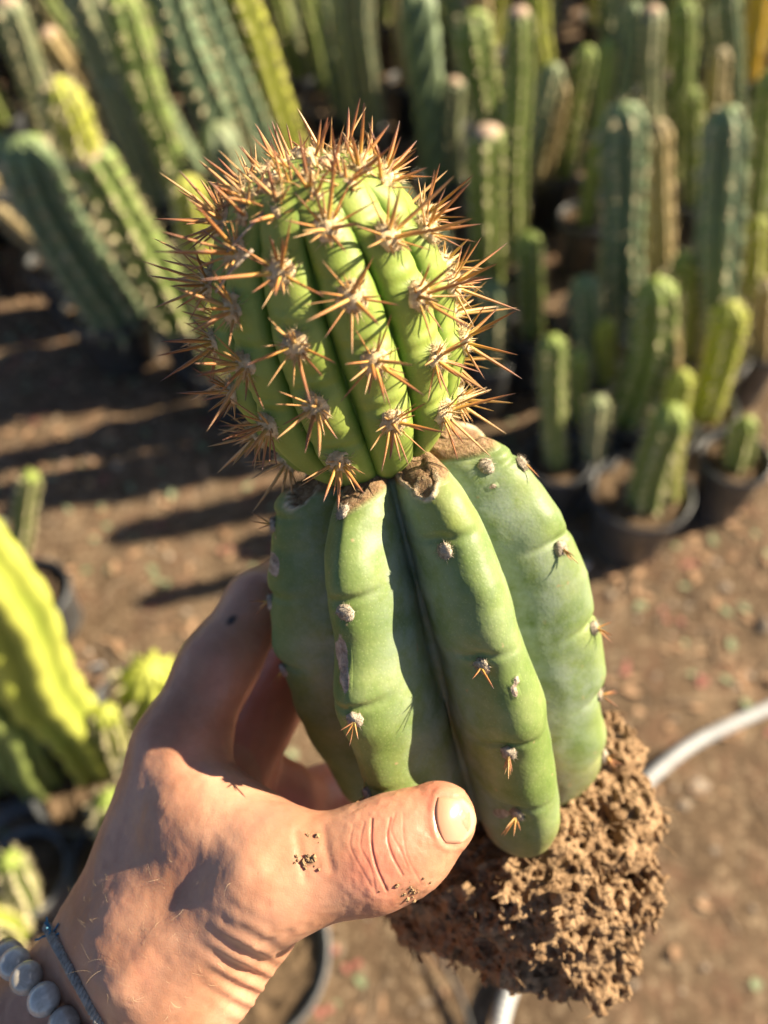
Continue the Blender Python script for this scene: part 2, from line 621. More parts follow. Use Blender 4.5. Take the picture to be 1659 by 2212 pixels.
potted([S((945, 400), (900, -30), 74, 'blue', ribs=5, spiral=9.0, depth=.5, notch=.12, spines=False)], 'dark blue-green cactus column twisted like a screw')
potted([S((1085, 430), (1012, 25), 68, 'green', lump=.28, ribs=6, notch=.1), S((985, 400), (978, 175), 46, 'grey', flat=True)],
       'knobbly bright green lumpy cactus column with a cut grey stem beside it')
potted([S((1060, 660), (1050, 282), 74, 'green', flat=True, ribs=6)], 'green column cactus ending in a broad pale cut top')
potted([S((1112, 560), (1116, 25), 54, 'green', flat=True, ribs=6)], 'tall straight green column cactus with a small tan cut top')
potted([S((1215, 300), (1160, -60), 44, 'yellow', bend=.05, ribs=6)], 'slim kinked yellowish column cactus')
potted([S((1262, 480), (1318, 85), 40, 'green', bend=-.03, ribs=6)], 'slim curved green stem in front of the tall blue pair')
potted([S((1335, 470), (1362, 5), 46, 'blue', ribs=6), S((1398, 470), (1412, 20), 48, 'grey', ribs=7, flat=True)], 'tall blue-green and grey column pair in one pot')
potted([S((1345, 720), (1348, 225), 92, 'blue', ribs=7), S((1300, 640), (1328, 385), 38, 'grey', ribs=5)], 'stout dark column cactus with a thin pale offset at its side')
potted([S((1428, 650), (1418, 262), 58, 'tan', ribs=6)], 'corky tan column cactus between the two stout dark columns')
potted([S((1455, 380), (1478, 0), 50, 'green', ribs=6)], 'green column cactus behind the corky tan one')
potted([S((1535, 340), (1553, 105), 52, 'tan', lump=.2, ribs=6)], 'short knobbly dried tan cactus')
potted([S((1545, 780), (1575, 232), 86, 'blue', ribs=6)], 'stout blue-green column cactus by the open path, lit along one rib')
potted([S((1492, 440), (1502, 190), 42, 'green', lump=.15)], 'short bright green stem behind the stout blue-green column by the path')
potted([S((1592, 270), (1566, -30), 42, 'blue'), S((1560, 240), (1540, 20), 36, 'grey')], 'slim blue-grey cactus pair next to the orange column')
potted([S((1622, 170), (1650, -40), 44, 'orange', ribs=6)], 'orange-yellow column cactus beside the slim blue-grey pair')
potted([S((1630, 500), (1668, 150), 52, 'green', ribs=6)], 'green column cactus leaning outward over the path edge')
potted([S((1470, 770), (1484, 545), 58, 'green', ribs=7)], 'short green cactus behind the curved one at the end of the row')
potted([S((1352, 900), (1408, 608), 96, 'green', bend=-.06, ribs=7)], 'fat curved green cactus at the end of the row')
potted([S((1515, 890), (1580, 655), 78, 'yellow', bend=-.04, ribs=7, lump=.08)], 'yellow-green cactus in a black pot beside the path')
potted([S((1395, 1085), (1452, 880), 84, 'green', ribs=6), S((1452, 1075), (1462, 928), 40, 'yellow', ribs=6)],
       'green ribbed cactus with a small yellow offset in the last black pot of the row', pot_px=(1383, 1070), pot_r=.105)
potted([S((1205, 1000), (1198, 725), 52, 'green', ribs=6)], 'single thin green cactus in deep shade behind the held plant')
potted([S((1270, 820), (1262, 600), 60, 'blue', ribs=6)], 'short dark cactus in the shade at the foot of the stout columns')
# cacti added out of sight behind the held graft to shade the path
HID = [((600, 760), (560, 520), 60, 'green', 'medium green cactus standing unseen behind the held graft, next to the pale yellowish column'), ((720, 800), (700, 470), 66, 'blue', 'bluish cactus hidden behind the middle of the held graft'),
       ((840, 815), (830, 480), 62, 'green', 'green cactus hidden behind the sunny side of the held graft'), ((950, 770), (945, 500), 56, 'grey', 'greyish cactus just behind the sunny edge of the held graft'),
       ((660, 640), (640, 400), 60, 'green', 'green cactus hidden in the second row behind the held graft'), ((860, 640), (855, 400), 60, 'blue', 'bluish cactus hidden in the second row behind the held graft'),
       ((1150, 720), (1145, 500), 56, 'green', 'green cactus in shade between the cut-topped column and the stout columns'), ((1060, 790), (1062, 610), 60, 'blue', 'low bluish cactus in shade under the broad cut-topped column')]
HID += [((1285, 990), (1290, 860), 52, 'grey', 'small greyish cactus beside the last black pot of the row'), ((1250, 905), (1240, 760), 46, 'green', 'thin green cactus next to the single thin one in deep shade'),
        ((1455, 950), (1478, 800), 50, 'yellow', 'small yellowish cactus between the curved one and the last pot'), ((1585, 1000), (1612, 905), 54, 'green', 'stubby green cactus at the very edge of the path'),
        ((1640, 760), (1665, 600), 56, 'tan', 'corky cactus at the path edge beyond the yellow-green one'), ((1450, 860), (1446, 700), 50, 'tan', 'corky short cactus behind the fat curved one'),
        ((1625, 640), (1640, 470), 50, 'yellow', 'yellowish cactus behind the stout blue-green column by the path'), ((1310, 830), (1302, 690), 48, 'yellow', 'small yellowish cactus in front of the stout dark column')]
for b_, t_, w_, k_, l_ in HID: potted([S(b_, t_, w_, k_, ribs=6, lump=.14)], l_)
# by the photographer's feet
potted([S((205, 1640), (-150, 1085), 160, 'yellow', ribs=6, depth=.34, spines=False), S((90, 1690), (-160, 1330), 110, 'green', ribs=5, spines=False), S((262, 1650), (226, 1535), 58, 'yellow', ribs=8, lump=.1)],
       'big bright yellow-green cactus leaning out of its pot near the hand', pot_px=(190, 1680), pot_r=.095)
potted([S((318, 1600), (310, 1448), 112, 'yellow', ribs=9, lump=.15, notch=.14)], 'round knobbly bright green cactus beside the back of the hand', pot_px=(285, 1510), pot_r=.092, soilz=.13)
potted([S((255, 1830), (222, 1730), 70, 'green', ribs=8, lump=.1), S((310, 1850), (285, 1790), 62, 'grey', ribs=8)], 'pot of two low green cactus heads next to the wrist', pot_px=(240, 1860), pot_r=.085, soilz=.12)
potted([S((35, 1200), (72, 1020), 44, 'green', ribs=6)], 'small upright green cactus in a pot with gravel', pot_px=(70, 1290), pot_r=.085, soilz=.12)
potted([S((60, 1960), (10, 1860), 60, 'green', ribs=7), S((30, 2010), (-60, 1950), 60, 'yellow')], 'low cactus in a grey pot beside the beaded wrist', pot_px=(60, 1890), pot_r=.1, pot_mat='grey_pot', soilz=.10)
potted([S((480, 2080), (470, 2040), 50, 'green', ribs=8)], 'low cactus in a wide grey pot beneath the held plant', pot_px=(545, 2060), pot_r=.13, pot_mat='grey_pot', soilz=.07)

potted([S((60, 1640), (20, 1560), 70, 'yellow', lump=.15, ribs=8), S((-10, 1700), (-30, 1620), 60, 'green', ribs=7)], 'low knobbly yellow-green cactus clump behind the big leaning one', pot_px=(20, 1660), pot_r=.08, soilz=.12)
potted([S((330, 1760), (292, 1640), 66, 'grey', lump=.12, ribs=8), S((365, 1720), (350, 1660), 50, 'yellow', ribs=8)], 'pale small cactus heads half hidden by the back of the hand', pot_px=(350, 1720), pot_r=.06, soilz=.12)
# the rows go on beyond the frame
kinds = ['blue', 'green', 'green', 'grey', 'blue', 'green', 'yellow', 'tan']
rr = np.random.default_rng(21)
tries = 0; made = 0
WORD = dict(blue='bluish', green='green', grey='greyish', yellow='yellowish', tan='corky')
while made < 215 and tries < 16000:
    tries += 1
    zone = rr.random()
    if zone < .52: x, y = rr.uniform(-2.6, 2.7), rr.uniform(2.35, 4.7)
    elif zone < .68: x, y = rr.uniform(-2.2, -.7), rr.uniform(1.8, 2.8)
    else: x, y = rr.uniform(.45, 2.7), rr.uniform(1.6, 3.2)
    r = rr.uniform(.07, .10)
    if any(np.hypot(x - q[0], y - q[1]) < r + qr + .01 for q, qr in placed): continue
    pxs = to_px(np.array([[x, y, .17], [x, y, .75]]))
    bx_, by_ = pxs[0, 0], pxs[0, 1]
    if by_ > 600 and bx_ < 1100: continue
    if by_ > 640 and bx_ < 1215: continue
    if by_ > 930: continue
    if bx_ < 60 and by_ > 620: continue
    ns = 1 + (rr.random() < .4)
    st = []
    for k in range(ns):
        bx, by = x + rr.normal(0, .02) + (k - .5 * (ns - 1)) * .07, y + rr.normal(0, .02)
        hh = rr.uniform(.3, .75) if y > 2.6 else rr.uniform(.12, .42)
        if bx_ > 1640: hh = rr.uniform(.08, .26)
        st.append(dict(wb=(bx, by, .165), wt=(bx + rr.normal(-.04, .06), by + rr.normal(0, .05), .165 + hh), r=rr.uniform(.026, .043), kind=kinds[rr.integers(len(kinds))], ribs=int(rr.integers(5, 8)), flat=bool(rr.random() < .2), spines=bool(y < 3.4)))
    s0 = st[0]
    tall = s0['wt'][2] - .165
    lab = '%s %s column cactus%s%s in the nursery rows' % ('tall' if tall > .55 else 'medium' if tall > .32 else 'short', WORD[s0['kind']],
          ' with pale cut top' if s0['flat'] else '', '' if ns == 1 else ' beside a %s stem' % WORD[st[1]['kind']])
    potted(st, lab, ROW, pot_r=r)
    made += 1


# ------------------------------------------------------------------ on the ground
def free(x, y, m=.0):
    return all(np.hypot(x - q[0], y - q[1]) > qr * .8 + m for q, qr in placed)


def gz_at(x, y):
    p = np.array([[x, y, 0.0]])
    return float(.010 * vnoise(p, 2.2, 1)[0] + .006 * vnoise(p, 9, 2)[0] + .006 * vnoise(p, 24, 3)[0] - .006)


pk = np.random.default_rng(5)
peb = MB(); lit = MB(); gle = MB(); pet = MB(); twg = MB()
ico = bmesh.new(); bmesh.ops.create_icosphere(ico, subdivisions=1, radius=1)
icv = np.array([v.co[:] for v in ico.verts]); icf = [[v.index for v in f.verts] for f in ico.faces]; ico.free()
for k in range(2200):
    x, y = pk.uniform(-1.6, 1.9), pk.uniform(0.05, 3.2)
    if not free(x, y): continue
    s = pk.gamma(2.0, .0019) + .0012
    q = icv * (1 + .22 * pk.normal(size=(len(icv), 1))) * np.array((s * pk.uniform(.8, 1.5), s * pk.uniform(.7, 1.2), s * pk.uniform(.5, .8)))
    peb.add(q + np.array((x, y, gz_at(x, y) + s * .3)), icf)


def leaf(mb, x, y, L, w, z):
    an = pk.uniform(0, 6.28); c, s_ = math.cos(an), math.sin(an)
    v = []
    curl = pk.uniform(-.3, .5)
    for u in np.linspace(0, 1, 6):
        hw = w * math.sin(math.pi * min(1, u * .96 + .03)) ** .8
        for sd in (-1, 0, 1):
            lx, ly = (u - .5) * L, sd * hw
            lz = curl * L * (u - .5) ** 2 * 2 + abs(sd) * hw * .4 + .003
            v.append((x + c * lx - s_ * ly, y + s_ * lx + c * ly, z + lz))
    f = []
    for i in range(5):
        for j in range(2): f.append([i * 3 + j, i * 3 + 3 + j, i * 3 + 4 + j, i * 3 + 1 + j])
    mb.add(v, f)


for k in range(4400):
    x, y = pk.uniform(-1.6, 1.9), pk.uniform(0.05, 3.2)
    px = to_px(np.array([[x, y, 0.]]))[0]
    dens = .35 if (px[0] > 900 and px[1] > 1650) else 1
    if not free(x, y) or pk.random() > dens: continue
    t = pk.random()
    z = gz_at(x, y)
    if t < .55: leaf(lit, x, y, pk.uniform(.012, .042), pk.uniform(.003, .010), z)
    elif t < .75: leaf(gle, x, y, pk.uniform(.015, .035), pk.uniform(.005, .010), z)
    elif t < .79:
        for j in range(3): leaf(pet, x + pk.normal(0, .012), y + pk.normal(0, .012), .018, .006, z)
    else:
        an = pk.uniform(0, 6.28); L = pk.uniform(.03, .11)
        pts = [np.array((x, y, z + .004)) + np.array((math.cos(an), math.sin(an), 0)) * L * (u - .5) + pk.normal(0, .002, 3) for u in np.linspace(0, 1, 5)]
        twg.add(*tube(pts, .0016, 5))
tag(peb.build('pebbles', M['pebble'], smooth=False), 'small brown pebbles and clods scattered on the bare soil', 'pebbles', kind='stuff')
tag(lit.build('dry_leaf_litter', M['leaf']), 'dry brown leaf litter strewn over the soil', 'leaves', kind='stuff')
tag(gle.build('green_leaf_litter', M['gleaf']), 'faded grey-green leaf scraps lying on the soil', 'leaves', kind='stuff')
tag(pet.build('fallen_petals', M['petal']), 'dull red fallen petals on the path', 'petals', kind='stuff')
tag(twg.build('twigs', M['twig'], smooth=False), 'thin dry twigs scattered on the path', 'twigs', kind='stuff')

# ribbed hose
hp = [(1860, 1440), (1740, 1495), (1659, 1530), (1580, 1565), (1500, 1605), (1435, 1652), (1385, 1700), (1310, 1790), (1215, 1930), (1135, 2070), (1098, 2150), (1078, 2230), (1070, 2330)]
HR = .0108
hpts = catmull([onplane(x, y, .014) for x, y in hp], 900)
Lh = np.concatenate(([0], np.cumsum(np.linalg.norm(np.diff(hpts, axis=0), axis=1))))
n_ = int(Lh[-1] / .0011)
li = np.linspace(0, Lh[-1], n_)
hpts = np.stack([np.interp(li, Lh, hpts[:, i]) for i in range(3)], 1)
hr = HR * (1 + .20 * np.abs(np.sin(math.pi * li / .0105)) ** .8)
tv, tf = tube(hpts, hr, 18)
tag(mk('ribbed_hose', tv, tf, M['hose']), 'white ribbed garden hose curving across the bare soil', 'hose')
# thin drip line by the left pots
dp = [(700, 2080), (640, 2030), (840, 1985), (980, 2150), (1010, 2260)]
dv, df = tube(catmull([onplane(x, y, .006) for x, y in [(860, 1940), (920, 2030), (985, 2130), (1030, 2260)]], 30), .004, 8)
tag(mk('drip_line', dv, df, M['drip']), 'thin black drip line on the soil under the root ball', 'tube')
for pts, lab in (([(1090, 520), (1130, 450), (1180, 400), (1250, 385), (1300, 420)], 'grey irrigation tube looping between the pots behind the tall cut-topped column'),
                 ([(1659, 600), (1580, 620), (1500, 680), (1450, 740), (1420, 830)], 'grey irrigation tube running past the curved cactus at the row end'),
                 ([(-40, 1800), (60, 1740), (160, 1755), (250, 1810), (330, 1760)], 'grey irrigation tube between the pots beside the wrist')):
    dv, df = tube(catmull([onplane(x, y, .10) for x, y in pts], 40), .009, 10)
    tag(mk('irrigation_tube', dv, df, M['grey_pot']), lab, 'tube')
# white plant tags among the pots
for (x, y, lean, lab) in ((1205, 960, .3, 'white plastic plant tag in the shade beside the single thin cactus'), (1118, 660, -.2, 'white plastic plant tag next to the broad cut-topped column'),
                          (1240, 1215, .5, 'white plastic plant tag lying by the last black pot'), (212, 1425, .6, 'white plastic tag between the two pots near the hand')):
    b = onplane(x, y + 25, .05)
    w, hgt = .014, .10
    ax = np.array((1, .3 * lean, 0)); up = np.array((lean * .5, -.2, 1.0)); up /= np.linalg.norm(up); nn = np.cross(ax, up) * .0012
    o = b - up * .05
    v = []
    for sgn in (-1, 1):
        v += [o - ax * w * .25 + nn * sgn, o + ax * w * .25 + nn * sgn, o + ax * w + up * .03 + nn * sgn, o + ax * w + up * (hgt - .005) + nn * sgn, o + ax * w * .8 + up * hgt + nn * sgn,
              o - ax * w * .8 + up * hgt + nn * sgn, o - ax * w + up * (hgt - .005) + nn * sgn, o - ax * w + up * .03 + nn * sgn]
    f = [list(range(8))[::-1], list(range(8, 16))] + [[i, (i + 1) % 8, 8 + (i + 1) % 8, 8 + i] for i in range(8)]
    tag(mk('plant_tag', v, f, M['tag'], smooth=False, org=o), lab, 'tag')
#HELD

# ------------------------------------------------------------------ the held plant: materials
def m_rootstock():
    s = NT('rootstock_skin'); co = s.coord()
    f = s.noise(55, 7, .68, co)
    c = s.ramp(f, [(.3, (.100, .155, .034)), (.5, (.155, .208, .058)), (.72, (.235, .275, .100))])
    c = s.mix(s.ramp(s.noise(22, 3, .5, co), [(.60, 0.0), (.75, .45)]), c, (.29, .31, .05))          # yellowish blotches
    gr = s.math('MULTIPLY', s.attr('bloom'), s.ramp(s.noise(95, 6, .7, co), [(.36, .10), (.60, 1.0)]))
    c = s.mix(gr, c, (.29, .345, .275))                                                            # waxy bloom
    sp = s.ramp(s.voro(900, 'F1', co), [(.05, 1.0), (.30, 0.0)])
    c = s.mix(s.math('MULTIPLY', sp, .28), c, (.40, .47, .20))                                       # pale stomata dots
    c = s.mix(s.math('MULTIPLY', s.attr('base'), s.ramp(s.noise(60, 4, .6, co), [(.3, .35), (.6, .95)])), c, (.30, .21, .105))
    c = s.mix(s.ramp(s.noise(260, 2, .5, co), [(.70, 0.0), (.76, .7)]), c, (.34, .25, .13))         # tiny corky flecks
    sc = s.attr('scar')
    c = s.mix(s.ramp(sc, [(.45, 0.0), (.55, 1.0)]), c, s.ramp(s.noise(420, 4, .6, co), [(.3, (.16, .11, .075)), (.65, (.50, .40, .30))]))
    dry = s.attr('dry')
    dc = s.ramp(s.noise(300, 5, .7, co, 1.5), [(.3, (.12, .065, .030)), (.5, (.27, .165, .085)), (.72, (.44, .30, .17))])
    c = s.mix(dry, c, dc)
    c = s.mix(s.attr('rim'), c, (.68, .54, .36))
    n = s.bump(s.voro(900, 'F1', co), .10, .0004)
    n = s.bump(s.noise(170, 4, .6, co), .18, .0012, n)
    hd = s.math('MULTIPLY', s.math('ADD', dry, s.math('MULTIPLY', sc, .5)), s.noise(420, 5, .7, co))
    n = s.bump(hd, .9, .003, n)
    rg = s.math('ADD', s.math('MULTIPLY', dry, .4), .50, True)
    return s.done(c, rg, n, .30, sss=.12, rad=(.5, 1, .2), sscale=.003)


def m_scion():
    s = NT('scion_skin'); co = s.coord()
    c = s.ramp(s.noise(45, 4, .55, co), [(.3, (.205, .275, .045)), (.7, (.285, .345, .075))])
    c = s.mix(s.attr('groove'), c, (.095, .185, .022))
    sp = s.ramp(s.voro(1100, 'F1', co), [(.05, 1.0), (.3, 0.0)])
    c = s.mix(s.math('MULTIPLY', sp, .22), c, (.38, .50, .14))
    c = s.mix(s.ramp(s.noise(300, 2, .5, co), [(.74, 0.0), (.79, .6)]), c, (.30, .22, .10))
    n = s.bump(s.voro(1100, 'F1', co), .08, .0004)
    n = s.bump(s.noise(140, 3, .5, co), .15, .001, n)
    return s.done(c, .50, n, .28, sss=.15, rad=(.5, 1, .15), sscale=.003)


def m_spine():
    s = NT('spine'); t = s.attr('t')
    rnd = s.n('ShaderNodeObjectInfo').outputs['Random']
    c = s.ramp(t, [(0.0, (.68, .52, .12)), (.16, (.62, .38, .08)), (.38, (.52, .23, .06)), (.72, (.36, .14, .05)), (.92, (.16, .075, .05)), (1.0, (.10, .06, .06))])
    c = s.mix(s.ramp(rnd, [(.0, .75), (.4, 0.0)]), c, (.19, .07, .035))
    c = s.mix(s.ramp(rnd, [(.7, 0.0), (1.0, .5)]), c, (.60, .40, .16))
    n = s.bump(s.noise(900, 3, .6), .3, .0005)
    return s.done(c, .38, n, .45, sss=.1, rad=(1, .5, .2), sscale=.001)


def m_skin():
    s = NT('skin'); co = s.coord()
    c = s.ramp(s.noise(42, 5, .6, co), [(.30, (.37, .165, .090)), (.52, (.50, .250, .150)), (.72, (.60, .325, .205))])
    c = s.mix(s.math('MULTIPLY', s.attr('pink'), .75), c, (.60, .19, .125))
    c = s.mix(s.ramp(s.noise(230, 3, .6, co), [(.60, 0.0), (.75, .2)]), c, (.34, .16, .08))
    c = s.mix(s.ramp(s.attr('dirt'), [(.1, 0.0), (.9, .9)]), c, (.20, .115, .06))
    c = s.mix(s.attr('mole'), c, (.05, .035, .03))
    v1 = s.n('ShaderNodeTexVoronoi'); v1.feature = 'DISTANCE_TO_EDGE'; v1.inputs['Scale'].default_value = 900
    s.l(co, v1.inputs['Vector'])
    h = s.ramp(v1.outputs['Distance'], [(0.0, 0.0), (.16, 1.0)])
    n = s.bump(h, .07, .0003)
    n = s.bump(s.noise(420, 4, .6, co), .16, .0006, n)
    c = s.mix(s.attr('crease'), c, (.40, .13, .085))
    return s.done(c, .40, n, .48, sss=.25, rad=(1, .33, .18), sscale=.0045)


def m_nail():
    s = NT('nail'); co = s.coord()
    c = s.ramp(s.attr('len'), [(0.0, (.50, .25, .15)), (.78, (.54, .28, .18)), (.90, (.56, .37, .23)), (1.0, (.50, .35, .20))])
    n = s.bump(s.noise(400, 2, .5, co), .12, .0004)
    return s.done(c, .24, n, .5, sss=.15, rad=(1, .5, .3), sscale=.002)


M['rootstock'] = m_rootstock(); M['scion'] = m_scion(); M['spine'] = m_spine(); M['skin'] = m_skin(); M['nail'] = m_nail()
M['wool'] = m_plain('areole_wool', (.68, .48, .24), (.90, .72, .45), 700, .95, .8, .001, .1)
M['oldwool'] = m_plain('old_areole', (.30, .24, .17), (.62, .53, .41), 600, .95, 1, .001, .1)
M['rootsoil'] = m_plain('root_ball_soil', (.17, .100, .052), (.40, .265, .150), 140, .97, 1, .003, .1, 6)
M['hair'] = m_plain('arm_hair', (.42, .30, .16), (.62, .48, .30), 50, .5)
M['straw'] = m_plain('straw', (.20, .15, .10), (.42, .34, .25), 200, .8)
M['cord'] = m_plain('braided_cord', (.20, .18, .15), (.42, .39, .34), 500, .85, .6, .001)
M['thread'] = m_plain('blue_thread', (.05, .16, .26), (.10, .28, .38), 500, .85)


def m_bead(name, a, b):
    s = NT(name); co = s.coord()
    c = s.ramp(s.noise(240, 5, .6, co, 1.0), [(.3, a), (.7, b)])
    s.b.inputs['Coat Weight'].default_value = .6; s.b.inputs['Coat Roughness'].default_value = .05
    return s.done(c, .16, None, .55, sss=.25, rad=(.8, .9, 1), sscale=.004)


M['bead'] = m_bead('grey_stone_bead', (.32, .285, .23), (.54, .49, .41))
M['bead_dark'] = m_bead('dark_stone_bead', (.10, .10, .10), (.20, .20, .19))
M['bead_pale'] = m_bead('pale_stone_bead', (.38, .36, .31), (.60, .57, .50))

# ------------------------------------------------------------------ rootstock
RB, RT = P(1032, 1692, .297), P(840, 985, .245)
held = empty('grafted_cactus', P(1075, 1800, .305), 'spiny round green cactus grafted on a fat ribbed stock, held in a hand', 'cactus')
Taxis = (RT - RB); RLEN = np.linalg.norm(Taxis); Tn = Taxis / RLEN


def body_frame(a, b):
    t = (b - a) / np.linalg.norm(b - a)
    view = CL - (a + b) / 2
    nn = view - t * (view @ t); nn /= np.linalg.norm(nn)
    return t, nn, np.cross(t, nn)


T1, N1, S1 = body_frame(RB, RT)
CR_V = np.array([-.1, .0, .12, .28, .45, .62, .78, .9, 1.0, 1.1])
CR_R = np.array([285, 292, 306, 326, 338, 332, 302, 265, 224, 200]) / F * .270
RIB = [-84, -33, 21, 78, 130, 180, 228]                 # crest angles at mid height; 0 faces the viewer
RIBTW = [-6, -12, 2, 14, 14, 10, 0]                   # twist from top to bottom (degrees)
SHIFT = [.0, -.008, .007, .012, .004, .0, .0]               # how far each rib hangs below the rest
RIBR = [1, 1.05, .97, 1, 1, 1, 1]
NR = len(RIB)
half = 22
tt = np.sin(np.linspace(0, 1, half + 1) * math.pi / 2)   # denser near the grooves
sv = np.concatenate((1 - np.cos(np.linspace(0, math.pi / 2, 40)[:-1]), np.linspace(1, 1, 0)))
vv = np.concatenate((-.075 + .2 * sv, np.linspace(.125, .95, 230), .95 + .09 * np.sin(np.linspace(0, math.pi / 2, 26)[1:])))
nv_ = len(vv)
cols = []     # per column: rib index, signed t
for i in range(NR):
    cols += [(i, -x) for x in tt[::-1]][:-1] + [(i, x) for x in tt][:-1]
rv = np.zeros((nv_, len(cols), 3)); r_t = np.zeros((nv_, len(cols))); r_i = np.zeros((nv_, len(cols)), int); r_v = np.zeros((nv_, len(cols)))
R0 = np.interp(vv, CR_V, CR_R)
capb = np.sqrt(np.clip(1 - np.clip((.125 - vv) / .2, 0, 1) ** 2, 0, 1))
capt = np.sqrt(np.clip(1 - np.clip((vv - .95) / .09, 0, 1) ** 2, 0, 1))
ang_all = np.array(RIB + [RIB[0] + 360], float)
tw_all = np.array(RIBTW + [RIBTW[0]], float)
for c, (i, t) in enumerate(cols):
    a0 = ang_all[i] + tw_all[i] * (.5 - vv)
    if t >= 0: j = i + 1; a1 = ang_all[j] + tw_all[j] * (.5 - vv)
    else:
        j = i - 1
        a1 = (ang_all[j] if j >= 0 else ang_all[NR - 1] - 360) + tw_all[j % NR] * (.5 - vv)
    th = np.radians(a0 + (a1 - a0) * .5 * abs(t))
    at_ = min(1, abs(t) / .93); e_ = .38
    wedge = (math.sqrt(1 + e_ * e_) - math.sqrt(at_ ** 2 + e_ * e_)) / (math.sqrt(1 + e_ * e_) - e_)
    lobe = .62 * wedge + .38 * (1 - at_ ** 2.2) ** .6
    gdeep = .40 + .08 * np.clip((vv - .8) / .2, 0, 1)
    rad = R0 * (1 - (1 - gdeep * 1.0) * (1 - lobe) * .86)
    wob = 1 + (.030 if i == 1 else .012) * np.sin(vv * 21 + i * 2.1) * (1 - abs(t)) + (.02 * np.sin(vv * 23 + 1) * math.sin(math.pi * abs(t)) if i == 1 else 0)
    rad = rad * wob * (1 + (RIBR[i] - 1) * (1 - abs(t))) * capb * (0.25 + .75 * capt)
    ctr = RB[None] + Taxis[None] * vv[:, None]
    pos = ctr + rad[:, None] * (N1[None] * np.cos(th)[:, None] + S1[None] * np.sin(th)[:, None])
    w_ = np.clip(1 - vv / .45, 0, 1) ** 1.5
    sh = SHIFT[i] * (1 - abs(t) ** 2)
    pos -= Tn[None] * (sh * w_)[:, None]
    rv[:, c] = pos; r_t[:, c] = abs(t); r_i[:, c] = i; r_v[:, c] = vv
nc = len(cols)
ii = np.arange(nv_ * nc).reshape(nv_, nc)
rf = np.stack((ii[:-1], np.roll(ii, -1, 1)[:-1], np.roll(ii, -1, 1)[1:], ii[1:]), -1).reshape(-1, 4)
rv = rv.reshape(-1, 3); r_t = r_t.ravel(); r_v = r_v.ravel(); r_i = r_i.ravel()
rn = vnormals(rv, rf)
rv = rv + rn * (.0011 * fbm(rv, 45, 3, 11))[:, None]


def nearest_px(V, N, px, py, back=-.25):
    q = to_px(V)
    view = CL - V; view /= np.linalg.norm(view, axis=1)[:, None]
    ok = (view * N).sum(1) > back
    d = (q[:, 0] - px) ** 2 + (q[:, 1] - py) ** 2 + np.where(ok, 0, 1e9) + ((q[:, 2] - q[:, 2].min()) * 4000)
    return int(np.argmin(d))


# (px, py, spines, length)
RAR = [(741, 1101, 0), (747, 1326, 0), (763, 1558, 4), (958, 1190, 0), (1043, 1440, 3), (1100, 1628, 5), (1120, 1760, 6), (1048, 1010, 0), (1212, 1185, 3), (1285, 1358, 4), (1300, 1500, 5), (1306, 1632, 5),
       (580, 1132, 4), (574, 1300, 5), (608, 1450, 4), (1130, 1000, 1), (790, 1720, 2)]
r_ar = []
disp = np.zeros(len(rv))
for (px, py, ns) in RAR:
    k = nearest_px(rv, rn, px, py)
    r_ar.append((rv[k].copy(), rn[k].copy(), ns))
    d = rv - rv[k]
    ds = d @ Tn; full = np.linalg.norm(d, axis=1)
    dl = np.sqrt(np.maximum(0, full ** 2 - ds ** 2))
    same = full < .03
    disp += np.where(same, -.0014 * np.exp(-((ds - .0035 + dl * .12) / .0014) ** 2) * np.exp(-(dl / .009) ** 2)
                     + .0009 * np.exp(-((ds - .0095) / .006) ** 2) * np.exp(-(dl / .011) ** 2)
                     - .0008 * np.exp(-(full / .0035) ** 2), 0)
rv = rv + rn * disp[:, None]
# torn, dried rib ends below the graft
q = to_px(rv)
view = CL - rv; view /= np.linalg.norm(view, axis=1)[:, None]
facing = (view * rn).sum(1)
dry = np.zeros(len(rv)); rim = np.zeros(len(rv)); dpt = np.zeros(len(rv))
DRY = [(896, 1016, 36, 56, -30), (762, 1030, 40, 38, 20), (985, 942, 54, 20, -12), (662, 1052, 22, 58, 40), (1046, 900, 28, 16, 0), (820, 985, 60, 22, 0), (912, 1046, 16, 26, -20)]
wobn = fbm(rv, 160, 3, 5)
for (cx, cy, a, b, rot) in DRY:
    c, s_ = math.cos(math.radians(rot)), math.sin(math.radians(rot))
    dx, dy = q[:, 0] - cx, q[:, 1] - cy
    e = np.sqrt(((dx * c + dy * s_) / a) ** 2 + ((-dx * s_ + dy * c) / b) ** 2) + .26 * wobn
    e = np.where((r_v > .70) & (facing > -.3), e, 9)
    ins = np.clip((1.0 - e) / .14, 0, 1)
    dry = np.maximum(dry, np.clip((1.06 - e) / .08, 0, 1))
    rim = np.maximum(rim, np.exp(-((e - 1.03) / .11) ** 2))
    dpt = np.minimum(dpt, -.0014 * ins ** .8 * (1 + .3 * wobn)) + .0009 * np.exp(-((e - 1.08) / .10) ** 2)
dry = np.maximum(dry, np.clip((r_v - .985) / .01, 0, 1)); rim *= (1 - np.clip((r_v - 1.0) / .01, 0, 1))
rv = rv + (rn * .55 - Tn[None] * -.45) * dpt[:, None]
